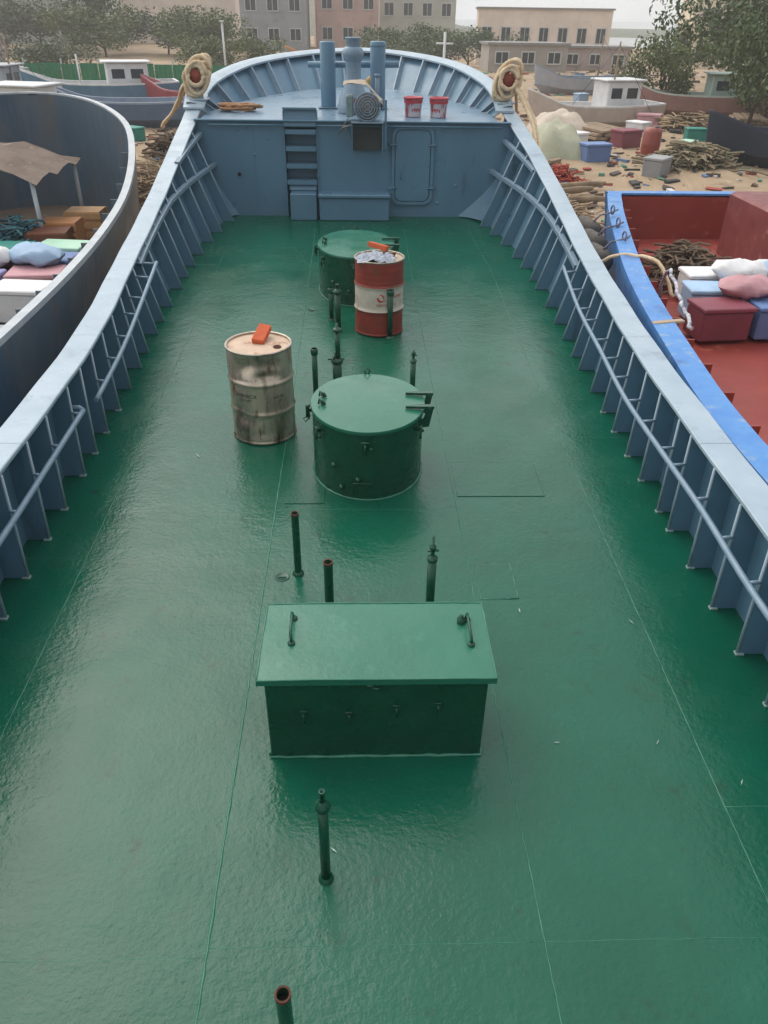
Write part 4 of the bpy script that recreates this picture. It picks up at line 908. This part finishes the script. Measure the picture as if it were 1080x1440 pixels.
rows = [[V(-1.5 + .3 * i, -1.1 + .31 * j, 1.0 + .35 * math.cos((i - 5) / 5 * 1.3) + .05 * math.sin(i * 1.7 + j * 2.1)) for i in range(11)] for j in range(8)]
MB().grid(rows).build('tarpaulin', mat('brown_tarpaulin', (.17, .12, .09), (.12, .085, .06), .8, .1, scale=2, bumps=((6, .03),), spots=((.26, .2, .16), 4, .6, .1)), t)
for x in (-1.4, 1.4):
    for y in (-1.0, .95): MB().tube([V(x, y, 0), V(x, y, 1.1)], .035, 8).build('pole', CAPW, t)
for x, y, c, la in ((-4.75, 12.6, (.5, .22, .08), 'orange-brown wooden crate ahead of the cargo pile on the left boat'), (-4.6, 13.4, (.55, .32, .15), 'tan wooden crate near the bow of the left boat'), (-4.7, 11.95, (.16, .05, .02), 'dark brown crate between the cargo pile and the orange crate')):
    t = empty('wooden_crate', (x, y, .1), random.uniform(-.2, .2), la, 'crate')
    MB().box((0, 0, .22), (.56, .46, .42)).build('box', cm(c), t)
    for zz in (.07, .22, .37):
        for s in (-1, 1): MB().box((0, s * .24, zz), (.6, .02, .10)).build('slat', cm(tuple(q * 1.2 for q in c)), t)
# right boat
spotsB = [(4.5, 9.75, 'white', 'beside the blue rail, far end'), (4.3, 9.1, 'pale blue', 'beside the blue rail, middle'), (4.15, 8.45, 'maroon', 'beside the blue rail, nearest'), (5.15, 9.8, 'lilac', 'second row, far end'), (4.95, 9.15, 'white', 'second row, middle'),
          (4.85, 8.5, 'blue', 'second row, nearest'), (5.7, 10.1, 'white', 'third row, far end'), (5.6, 8.55, 'grey', 'third row, nearest'), (6.35, 8.4, 'pink', 'innermost, beside the hold cover')]
for x, y, c, where in spotsB: foam_box(x, y, .2, cols[c], '%s box on the red-decked boat, %s' % (c, where), random.uniform(-.2, .2), 1.05)
for x, y, z, c, where in ((4.75, 9.45, .58, 'white', 'on the boxes by the blue rail'), (5.3, 9.5, .58, 'pale blue', 'on the far boxes'), (4.55, 8.75, .58, 'pink', 'on the near boxes'), (5.3, 8.8, .25, 'white', 'between the two box rows')):
    sack(x, y, z, cols[c], '%s woven sack on the red boat, %s' % (c, where), random.uniform(-.8, .8), 1.0)
barrel(6.1, 11.2, 1.12, (.10, .28, .16), 'green plastic barrel on the maroon house of the red boat', .8)
barrel(7.9, 11.0, 1.12, (.08, .14, .36), 'blue plastic barrel on the maroon house of the red boat', .8)

# ------------------------------------------------------------ beached boats beyond
def sb(L_, b, z, bow=.5):
    return [(-L_ / 2, b * .8, z), (-L_ / 4, b, z * .94), (0, b, z * .92), (L_ / 4, b * .82, z * 1.0), (L_ * .38, b * .5, z + bow * .5), (L_ * .47, b * .2, z + bow * .9), (L_ / 2, .03, z + bow)]
def small_boat(x, y, rz, L_, b, z, ch, cc, cd, la, cabin=None, mast=0):
    g_ = gz(x, y); t = hull_boat('beached_boat', (x, y, g_), rz, sb(L_, b, z), -.1, z * .45, cm(ch, .5), cm(cc, .5), cm(cd), la, 'boat', 'boats drawn up on the beach', capw=.1)
    if cabin:
        cb = MB().box((0, -L_ * .18, z * .45 + .6), (b * 1.2, L_ * .26, 1.2), ch=.04).build('cabin', cm(cabin, .5), t)
        MB().box((0, -L_ * .18, z * .45 + 1.23), (b * 1.4, L_ * .31, .06), ch=.02).build('roof', cm(tuple(q * .9 for q in cabin)), cb)
        for s in (-1, 1):
            for k in (-.06, .06): MB().box((s * b * .602, L_ * (-.18 + k), z * .45 + .8), (.012, L_ * .08, .35)).build('window', DARKG, cb)
        for k in (-.25, .25): MB().box((k * b, -L_ * .18 - L_ * .1305, z * .45 + .8), (b * .35, .012, .35)).build('window', DARKG, cb)
    if mast:
        MB().tube([V(0, L_ * .12, z * .4), V(0, L_ * .12, z + mast)], .035, 8).build('mast', cm(PWHITE), t)
    return t
DARKG = mat('dark_cabin_glass', (.03, .04, .05), None, .12, .02)
small_boat(-11.8, 27.6, 1.35, 6.5, 1.1, .9, (.06, .12, .20), (.6, .62, .64), (.12, .14, .15), 'blue-hulled beached boat with a white cabin at the left of the beach', PWHITE)
small_boat(-8.4, 31.5, 1.75, 6.0, 1.0, .85, (.10, .15, .24), (.3, .36, .45), (.10, .12, .14), 'slate blue beached boat without cabin near the brush heap')
small_boat(-15.5, 33.5, 1.5, 7.5, 1.2, 1.0, (.55, .57, .6), (.20, .32, .45), (.2, .2, .2), 'white-hulled beached boat with blue rail and grey cabin', (.45, .48, .5))
small_boat(-11.2, 37.5, 1.9, 6.5, 1.1, .9, (.10, .22, .32), PWHITE, (.15, .15, .14), 'teal-blue beached boat with white rail in front of the green fence', PWHITE, 1.0)
small_boat(-6.9, 37.0, 1.45, 5.0, .9, .75, (.36, .07, .08), (.5, .18, .2), (.2, .08, .07), 'small pink-red beached boat left of the bow')
small_boat(-19.5, 41, 1.6, 7.5, 1.2, 1.0, (.3, .3, .28), (.42, .5, .52), (.2, .18, .15), 'grey beached boat farthest left by the trees', (.5, .52, .5))
small_boat(-.2, 34, 1.57, 5.4, 1.0, 1.9, (.3, .28, .26), (.6, .25, .08), (.2, .15, .1), 'tall boat with orange-brown rail standing on the beach directly ahead of the bow')
small_boat(13.6, 24.0, 1.45, 7.0, 1.2, .9, (.02, .03, .05), (.03, .04, .07), (.10, .08, .08), 'black-hulled boat beached on the right behind the red-decked boat')
small_boat(9.0, 33.0, 1.8, 5.5, 1.0, .8, (.50, .42, .36), PWHITE, (.3, .25, .2), 'cream beached boat with white rail on the right of the bow', PWHITE)
small_boat(14.5, 36.5, 1.4, 6.5, 1.1, .9, (.30, .16, .14), (.5, .55, .5), (.25, .2, .2), 'brown-red beached boat in front of the dark trees', (.35, .45, .40))
small_boat(12.0, 45.5, 1.7, 6.0, 1.0, .8, (.40, .42, .46), (.25, .32, .42), (.3, .28, .25), 'grey-blue beached boat far right by the pale shed')
small_boat(3.8, 42, .4, 5.5, .9, .9, (.55, .55, .52), PWHITE, (.3, .3, .3), 'white boat with cross-topped mast beyond the right of the bow', None, 0)
t = empty('cross_mast', (3.95, 41.5, gz(4, 41)), 0, 'white mast with a short cross arm rising beyond the bow rail', 'mast')
MB().tube([V(0, 0, 0), V(0, 0, 2.75)], .06, 8).build('pole', cm(PWHITE), t); MB().tube([V(-.4, 0, 2.3), V(.4, 0, 2.3)], .04, 8).build('cross_arm', cm(PWHITE), t)
t = empty('lamp_pole', (-6.9, 45, gz(-7, 45)), 0, 'slim white pole standing left of the bow in front of the trees', 'pole')
MB().tube([V(0, 0, 0), V(0, 0, 2.9)], .05, 8).build('pole', cm(PWHITE), t); MB().box((0, -.12, 2.9), (.16, .4, .06), ch=.015).build('lamp_head', cm(PWHITE), t)

# beach clutter: brush heap, net heaps, driftwood, loose boxes
def strands(cx, cy, ax, ay, h, n_, r, lmax, name, mt, la, cat):
    b = MB()
    for _ in range(n_):
        u, v = random.gauss(0, .45), random.gauss(0, .45); k = max(0, 1 - u * u - v * v * .9)
        x, y = cx + u * ax, cy + v * ay; z = gz(x, y) + random.uniform(0, h) * k + .02; a = random.uniform(0, 6.28); l_ = random.uniform(.3, 1) * lmax
        d_ = V(math.cos(a), math.sin(a), random.uniform(-.25, .35)) * l_
        p = V(x, y, z); b.tube([p, p + d_ * .5 + V(0, 0, random.uniform(-.03, .06)), p + d_], r * random.uniform(.6, 1.3), 4, caps=False, smooth=False)
    o = b.build(name, mt); tag(o, la, cat, None, 'stuff'); return o
BRUSH = mat('dry_brush', (.38, .28, .17), (.16, .11, .07), .95, scale=2)
DBR = mat('dark_old_net', (.10, .07, .05), (.2, .14, .09), .95, scale=3)
strands(-4.7, 19.2, 1.0, 3.4, .55, 1300, .02, .7, 'brush_heap', BRUSH, 'tangled heap of dry brush and rope on the sand beside the left bow', 'brush heap')
strands(-5.3, 24.2, .9, 1.2, .6, 350, .03, .6, 'dark_debris', DBR, 'dark heap of broken branches on the sand behind the brush', 'debris')
strands(-4.3, 16.0, .6, 2.0, .35, 500, .016, .4, 'old_net', DBR, 'brown net lying in the gap between the left boat and the bow', 'net')
strands(4.3, 17.0, .8, 2.4, .35, 700, .018, .5, 'sandy_net', mat('sandy_net_twine', (.5, .37, .25), (.3, .2, .13), .95, scale=3), 'sand-coloured net spread beside the right bow', 'net')
strands(5.2, 21.3, .5, .6, .35, 260, .018, .3, 'red_net', mat('red_net_twine', (.45, .07, .04), (.3, .05, .03), .9, scale=3), 'small red net heap on the sand right of the bow', 'net')
for i, (x, y, rz, l_, la) in enumerate(((5.0, 19.3, .5, 1.6, 'driftwood plank nearest the right bow'), (5.3, 20.0, .35, 1.9, 'long driftwood plank behind the nearest one on the right'), (5.1, 18.5, .2, 1.4, 'short pale driftwood plank by the sandy net'), (-5.6, 22.6, 2.6, 1.4, 'driftwood log against the dark debris heap on the left'))):
    o = MB().tube([V(-l_ / 2, 0, .08), V(-l_ / 5, .05, .1), V(l_ / 5, -.03, .12), V(l_ / 2, .04, .1)], [.05, .08, .085, .05], 8).build('driftwood', BRUSH); o.location = (x, y, gz(x, y)); o.rotation_euler = (0, 0, rz); tag(o, la, 'driftwood')
def lump(x, y, ax, ay, h, mt, name, la, cat):
    rows = []
    for j in range(13):
        r = []
        for i in range(17):
            u, v = i / 8 - 1, j / 6 - 1; k = max(0, 1 - (u * u) ** 1.3) * max(0, 1 - (v * v) ** 1.3)
            r.append(V(u * ax, v * ay, h * k ** .6 * (1 + .12 * math.sin(u * 7 + v * 5) + .08 * math.sin(v * 11 - u * 3)) - .05 + random.uniform(-.01, .01)))
        rows.append(r)
    o = MB().grid(rows).build(name, mt); o.location = (x, y, gz(x, y)); return tag(o, la, cat)
lump(6.0, 25.8, .9, 1.3, .85, cm((.42, .42, .30), .8), 'tarpaulin_heap', 'grey-green tarpaulin heap on the sand right of the bow', 'tarpaulin')
lump(7.2, 30.5, 1.1, 1.0, .7, cm((.62, .52, .42), .8), 'canvas_heap', 'cream canvas heap behind the grey-green tarpaulin', 'tarpaulin')
random.seed(5)
k = 0
spotC = [(7.0, 24.6, 'blue', 'right beside the grey-green tarpaulin'), (6.9, 27.0, 'white', 'behind the grey-green tarpaulin'), (8.8, 27.5, 'maroon', 'on open sand right of the tarpaulin'), (9.8, 29.5, 'white', 'on sand before the cream boat'), (8.2, 22.5, 'grey', 'on sand behind the red boat'),
         (10.3, 26.0, 'mint green', 'on sand left of the black boat'), (11.5, 28.5, 'teal', 'behind the black boat, left one'), (13.0, 29.0, 'white', 'behind the black boat, middle one'), (14.6, 28.6, 'pink', 'behind the black boat, right one'), (11.0, 32.0, 'pink', 'between cream and brown-red boats'),
         (10.6, 41.0, 'pale blue', 'near the pale shed, left one'), (13.0, 41.5, 'white', 'near the pale shed, right one'), (-13.4, 30.5, 'white', 'between the two leftmost beached boats'), (-10.0, 34.0, 'pale blue', 'behind the slate blue boat'), (-7.4, 27.5, 'teal', 'beside the brush heap'),
         (-9.7, 24.5, 'grey', 'on sand behind the left boat bow'), (-17.0, 29.0, 'pink', 'far left of the beach'), (-13.5, 40.5, 'white', 'against the green fence')]
for x, y, c, where in spotC: foam_box(x, y, gz(x, y) - .02, cols[c], '%s plastic box %s' % (c, where), random.uniform(-1, 1), random.uniform(1.0, 1.5))
o = foam_box(13.4, 26.2, gz(13.4, 26.2) + .5, (.75, .72, .03), 'bright yellow plastic box near the black boat on the right', .2, 1.3)
# green corrugated fence and fence posts
t = empty('green_fence', (-12.3, 43.5, gz(-12, 43)), .05, 'green corrugated sheet fence standing behind the beached boats', 'fence')
for k in range(12):
    rows = []
    for i in range(9): rows.append([V(-4.2 + k * .9 + i * .108, .03 * math.sin(i * math.pi / 1), z) for z in (0, 1.1 + .03 * math.sin(k * 2.3))])
    rows = [[V(p.x, .025 * (1 if i % 2 else -1), p.z) for p in r] for i, r in enumerate(rows)]
    MB().grid(rows, smooth=False).build('sheet', cm((.03, .22, .10), .6), t)
for k in range(7): MB().tube([V(-4.2 + k * 1.8, .08, 0), V(-4.2 + k * 1.8, .08, 1.3)], .04, 6).build('post', cm((.35, .4, .36)), t)

# nets, timber, litter, rigging
NETG = mat('blue_green_net', (.05, .16, .17), (.03, .08, .12), .95, scale=4)
def heap_at(cx, cy, z0, ax, ay, h, n_, r, lmax, name, mt, la, cat):
    b = MB()
    for _ in range(n_):
        u, v = random.gauss(0, .42), random.gauss(0, .42); k = max(0, 1 - u * u - v * v); a = random.uniform(0, 6.28); l_ = random.uniform(.3, 1) * lmax
        p = V(cx + u * ax, cy + v * ay, z0 + random.uniform(.1, 1) * h * k); d_ = V(math.cos(a), math.sin(a), random.uniform(-.2, .2)) * l_
        b.tube([p, p + d_ * .5 + V(0, 0, random.uniform(0, .05)), p + d_], r, 4, caps=False, smooth=False)
    return tag(b.build(name, mt), la, cat, None, 'stuff')
heap_at(-5.2, 12.0, .1, .7, .5, .6, 500, .016, .35, 'fishing_net', NETG, 'blue-green fishing net heaped behind the cargo on the left boat', 'net')
heap_at(-6.2, 7.6, .1, .9, .6, .4, 400, .016, .35, 'fishing_net', DBR, 'brown fishing net lying beside the hatches on the left boat', 'net')
heap_at(5.9, 9.3, .25, .5, .45, .5, 450, .014, .3, 'fishing_net', mat('pink_net_twine', (.6, .25, .25), (.5, .4, .4), .95, scale=5), 'pinkish fishing net heaped between the boxes and the hold on the red boat', 'net')
heap_at(4.5, 10.6, .25, .5, .5, .5, 450, .016, .35, 'fishing_net', DBR, 'brown fishing net against the blue rail behind the boxes', 'net')
heap_at(9.6, 23.4, gz(9.6, 23.4), 1.3, .9, .6, 450, .03, .7, 'fishing_net', mat('olive_net_twine', (.14, .14, .08), (.3, .22, .14), .95, scale=3), 'olive fishing net heap on the sand behind the maroon house', 'net')
heap_at(12.4, 31.0, gz(12.4, 31), 1.6, 1.0, .7, 450, .035, .8, 'fishing_net', BRUSH, 'pale rope heap on the sand before the dark trees', 'rope heap')
heap_at(-10.5, 28.5, gz(-10, 28.5) , 1.5, .8, .5, 400, .03, .7, 'fishing_net', DBR, 'brown net heap on the sand by the blue-hulled boat', 'net')
b = MB(); R = random.Random(3)
for _ in range(2600):
    y = 15 + 45 * R.random() ** 1.3; x = R.choice((-1, 1)) * (3.6 + R.random() ** 1.2 * y * .55)
    q = R.uniform(.03, .16) * (1 + y / 60); b.box((x, y, gz(x, y) + q * .2), (q * R.uniform(.6, 3), q * R.uniform(.4, 1), q * R.uniform(.2, .6)), rz=R.uniform(0, 3.1), rx=R.uniform(-.4, .4))
lm = D.materials.new('mixed_litter'); lm.use_nodes = True; tt = lm.node_tree; gg = tt.nodes.new('ShaderNodeNewGeometry'); rr2 = tt.nodes.new('ShaderNodeValToRGB')
rr2.color_ramp.interpolation = 'CONSTANT'; cols_l = [(.14, .09, .06), (.3, .22, .15), (.6, .58, .55), (.10, .08, .07), (.12, .2, .35), (.4, .32, .24), (.35, .08, .06), (.05, .05, .05), (.1, .25, .18)]
for i, c in enumerate(cols_l):
    e = rr2.color_ramp.elements[i] if i < 2 else rr2.color_ramp.elements.new(i / len(cols_l)); e.position = i / len(cols_l); e.color = (*c, 1)
tt.links.new(gg.outputs['Random Per Island'], rr2.inputs[0]); tt.links.new(rr2.outputs[0], tt.nodes['Principled BSDF'].inputs['Base Color']); tt.nodes['Principled BSDF'].inputs['Roughness'].default_value = .9
o = b.build('beach_litter', lm); tag(o, 'scattered scraps of wood, plastic and rubbish over the beach sand', 'litter', None, 'stuff')
WOOD = mat('weathered_timber', (.34, .25, .17), (.24, .17, .11), .9, scale=6, bumps=((20, .004),))
for cx_, cy_, rz, n_, la in ((8.6, 29.8, .3, 7, 'stack of weathered timber planks left of the cream boat on the right beach'), (15.4, 32.8, -.3, 6, 'stack of timber planks under the dark trees at right'), (-8.3, 22.9, .9, 6, 'stack of timber planks behind the bow of the left boat')):
    t = empty('timber_stack', (cx_, cy_, gz(cx_, cy_)), rz, la, 'timber')
    for j in range(3):
        for i in range(n_ - j): MB().box(((i - (n_ - j) / 2) * .26 + random.uniform(-.03, .03), random.uniform(-.1, .1), .06 + j * .1), (.22, random.uniform(2.2, 2.8), .07)).build('plank', WOOD, t)
for x, y, h, la in ((-13.2, 33.2, 2.3, 'wooden mast with stays on the white-hulled beached boat'), (-16.8, 40.8, 2.2, 'wooden mast with stays near the farthest left boat'), (9.6, 32.6, 2.4, 'wooden mast with stays beside the cream beached boat'), (12.4, 45.2, 2.2, 'wooden mast with stays on the grey-blue boat far right')):
    z = gz(x, y) + .4; t = empty('boat_mast', (x, y, z), 0, la, 'mast')
    MB().tube([V(0, 0, -.4), V(.03, 0, h)], [.05, .03], 8).build('pole', WOOD, t)
    for d_ in ((-1.6, .1), (1.6, -.1), (.2, 1.2)): MB().tube([V(.03, 0, h - .1), V(d_[0], d_[1], .1)], .008, 4).build('stay', DARKG, t)
for i, (x, y, c, la) in enumerate(((10.8, 24.4, (.05, .12, .35), 'blue drum on the sand left of the black boat'), (8.9, 25.3, (.3, .06, .04), 'rusty red drum on the sand behind the olive net heap'), (12.2, 27.6, (.05, .22, .12), 'green drum on the sand behind the black boat'), (-9.0, 26.4, (.35, .35, .36), 'grey drum on the sand near the brown net heap'))): barrel(x, y, gz(x, y), c, la)
# the farthest tyre tracks: shallow ruts pressed in the sand
for x0, la in ((6.9, 'left'), (8.5, 'right')):
    rows = []
    for i in range(60):
        y = 20 + i * .5; xc = x0 + .9 * math.sin((y - 20) * .12) + .12 * (y - 20)
        rows.append([V(xc + dx, y, gz(xc, y) + dz_) for dx, dz_ in ((-.22, -.01), (-.15, .035), (-.08, .012), (.08, .012), (.15, .035), (.22, -.01))])
    MB().grid(rows).build('wheel_track', SAND)['kind'] = 'structure'

# ------------------------------------------------------------ sheds and houses
def building(x, y, rz, w_, d_, h_, c, la, rows_=2, cols_=4, roof='flat', cat='building', gl=DARKG):
    g_ = gz(x, y) - .1 if y < 110 else -1.2; t = empty('house' if cat != 'shed' else 'shed', (x, y, g_), rz, la, cat)
    MB().box((0, 0, h_ / 2), (w_, d_, h_)).build('wall', plain('render_%s' % la[:14].replace(' ', '_'), c, .9, scale=.8, spots=((c[0] * .6, c[1] * .6, c[2] * .6), .9, .58, .15)), t)
    rc = cm((.30, .29, .28), .9) if roof == 'flat' else cm((.36, .15, .10), .9)
    if roof == 'flat': MB().box((0, 0, h_ + .06), (w_ + .3, d_ + .3, .14)).build('roof', rc, t)
    else: MB().prism([V(-w_ / 2 - .2, -d_ / 2 - .3, h_ - .02), V(-w_ / 2 - .2, d_ / 2 + .3, h_ - .02), V(-w_ / 2 - .2, 0, h_ + d_ * .25)], (w_ + .4, 0, 0)).build('roof', rc, t)
    fme = None
    for j in range(rows_):
        for i in range(cols_):
            xx = -w_ / 2 + w_ * (i + .5) / cols_; zz = h_ * (j + .55) / rows_; ww, hw = min(1.3, w_ / cols_ * .5), min(1.2, h_ / rows_ * .42)
            if fme is None:
                b = MB()
                for s in (-1, 1): b.box((s * ww / 2, 0, 0), (.08, .1, hw + .08)); b.box((0, 0, s * hw / 2), (ww, .1, .08))
                b.box((0, 0, 0), (.05, .06, hw)); fme = b.mesh('window', cm((.6, .6, .58))); pme = MB().box((0, 0, 0), (ww, .02, hw)).mesh('pane', gl)
            f = D.objects.new('window', fme); col.objects.link(f); f.parent = t; f.location = (xx, -d_ / 2 - .03, zz)
            p = D.objects.new('pane', pme); col.objects.link(p); p.parent = f; p.location = (0, -.0, 0)
    return t
building(-45, 95, .15, 14, 9, 7, (.82, .66, .55), 'pinkish beige house at the far left behind the trees', 2, 5)
building(-31, 92, -.05, 8, 8, 8, (.40, .42, .38), 'grey-green block between the two left houses', 3, 3)
building(-19, 97, .05, 12, 8, 6.5, (.84, .71, .60), 'cream house behind the tall round tree', 2, 5, 'tile')
building(-8, 86, 0, 6, 6, 4.6, (.34, .36, .38), 'grey house with barred windows just left of the bow', 2, 3)
building(-1.5, 90, .1, 6, 6, 5, (.55, .38, .34), 'pink house directly beyond the bow', 2, 3, 'tile')
building(6, 98, 0, 8, 7, 5.5, (.48, .50, .44), 'pale green house beyond the bow on the right', 2, 4)
building(17, 84, -.1, 12, 6, 4.4, (.84, .71, .60), 'long low cream building at the right of the bow', 1, 7, 'flat')
building(11.5, 62, .05, 5.5, 3, 1.7, (.42, .38, .34), 'low grey-brown shed near the right mooring rope', 1, 3, 'flat', 'shed')
building(17.5, 66, -.1, 5, 3, 1.6, (.45, .36, .33), 'low pinkish shed between the grey-brown shed and trees', 1, 3, 'flat', 'shed')
building(38, 84, -.2, 14, 8, 8, (.80, .68, .50), 'tall cream building behind the large dark trees at the right edge', 3, 5)
building(-27, 60, .1, 5, 3, 1.7, (.30, .26, .28), 'dark low shed at the left behind the beached boats', 1, 3, 'flat', 'shed')

# ------------------------------------------------------------ trees
def tree_meshes(n_, spread, leaf, seed, mt, h=1.0):
    R = random.Random(seed); b = MB(); cl = [(R.gauss(0, .38), R.gauss(0, .38), R.uniform(.25, .95) * h, R.uniform(.22, .42)) for _ in range(16)]
    for _ in range(n_):
        cx_, cy_, cz_, r_ = R.choice(cl); d_ = V(R.gauss(0, 1), R.gauss(0, 1), R.gauss(0, 1)).normalized() * r_ * (R.random() ** .35)
        p = V(cx_ + d_.x, cy_ + d_.y, max(.02, cz_ + d_.z * .8)); s_ = leaf * R.uniform(.5, 1.3)
        u = V(R.gauss(0, 1), R.gauss(0, 1), R.gauss(0, 1)).normalized(); v = u.cross(V(R.gauss(0, 1), R.gauss(0, 1), R.gauss(0, 1))).normalized()
        b.add([p - u * s_, p - v * s_ * .5, p + u * s_, p + v * s_ * .5], [(0, 1, 2, 3)])
    return b.mesh('crown', mt), cl
TM = [tree_meshes(5200, 1, .034, i, LEAF[i % 3]) for i in range(5)]
def tree(x, y, rx, h, kind, la, trunk=.18, name='tree'):
    z = gz(x, y) - .15 if y < 110 else -1; t = empty(name, (x, y, z), random.uniform(0, 6), la, 'tree', 'trees behind the beach')
    me, cl = TM[kind]; c = D.objects.new('crown', me); col.objects.link(c); c.parent = t; c.scale = (rx, rx, h); c.location = (0, 0, .0 if h < 4 else h * .12)
    b = MB(); b.tube([V(0, 0, 0), V(.03 * h, 0, h * .25), V(0, .03 * h, h * .55)], [trunk * .5, trunk * .4, trunk * .25], 8)
    for (a, q, zz, r_) in cl[:6]: b.tube([V(0, .01 * h, h * .22), V(a * rx * .6, q * rx * .6, h * zz * .8), V(a * rx, q * rx, h * zz)], [trunk * .22, trunk * .15, trunk * .05], 6)
    b.build('trunk', BARK, t); return t
TL = [(-40, 78, 6, 4.0, 0, 'broad dark tree at the far left edge'), (-33, 74, 5.5, 3.6, 1, 'olive tree second from the left edge'), (-27, 76, 5, 3.9, 2, 'dusty green tree in front of the grey-green block'), (-22.5, 80, 4.4, 6.2, 0, 'tall round dark tree rising above the left hedge'),
      (-20, 70, 4.5, 3.2, 1, 'low olive tree under the tall round tree'), (-16, 74, 4.6, 3.4, 2, 'dusty tree in front of the cream house'), (-12, 70, 4.2, 3.0, 4, 'bushy olive tree right of the dusty one'), (-9.5, 55, 2.6, 1.9, 1, 'light green bush behind the left mooring rope'),
      (-6.5, 60, 2.5, 1.8, 1, 'light green bush just left of the bow'), (2.5, 74, 3.2, 2.6, 0, 'dark tree directly beyond the bitt posts'), (5.5, 70, 3.5, 2.7, 3, 'dark tree behind the cross mast'), (8.8, 72, 3.6, 2.5, 0, 'dark tree right of the cross mast'),
      (-36, 60, 3.5, 2.4, 4, 'low bush at the left edge behind the boats'), (-18, 52, 3, 1.9, 2, 'dusty bush between beached boats and the fence')]
for a in TL: tree(*a)
TR = [(14.6, 31.5, 2.6, 3.5, 0, 'large dark tree at the right edge, nearest'), (17.0, 33.5, 3.0, 3.9, 3, 'large dark tree at the right edge, outermost'), (13.4, 38.0, 2.2, 2.7, 1, 'olive tree left of the large dark trees'), (19, 41, 4, 4.2, 0, 'dark tree behind the two large right trees'),
      (20.5, 48, 4, 4.0, 2, 'dusty tree far behind the right trees'), (17.5, 28.6, 2.0, 2.4, 3, 'dark bush at the foot of the right trees')]
for a in TR: tree(*a)
tree(20.8, 57, .8, 2.9, 4, 'small pale palm-like tree standing alone before the bright sky', .12)

# ------------------------------------------------------------ haze
hz = MB(); hz.box((0, 150, 6.0), (760, 420, 16.5))
ho = hz.build('haze', None); ho['kind'] = 'stuff'
hm = D.materials.new('haze_air'); hm.use_nodes = True; ht = hm.node_tree; ht.nodes.clear()
oo = ht.nodes.new('ShaderNodeOutputMaterial'); pv = ht.nodes.new('ShaderNodeVolumePrincipled'); pv.inputs['Color'].default_value = (.95, .95, .95, 1); pv.inputs['Density'].default_value = .0015; pv.inputs['Anisotropy'].default_value = .3
ht.links.new(pv.outputs[0], oo.inputs['Volume']); ho.data.materials.append(hm)
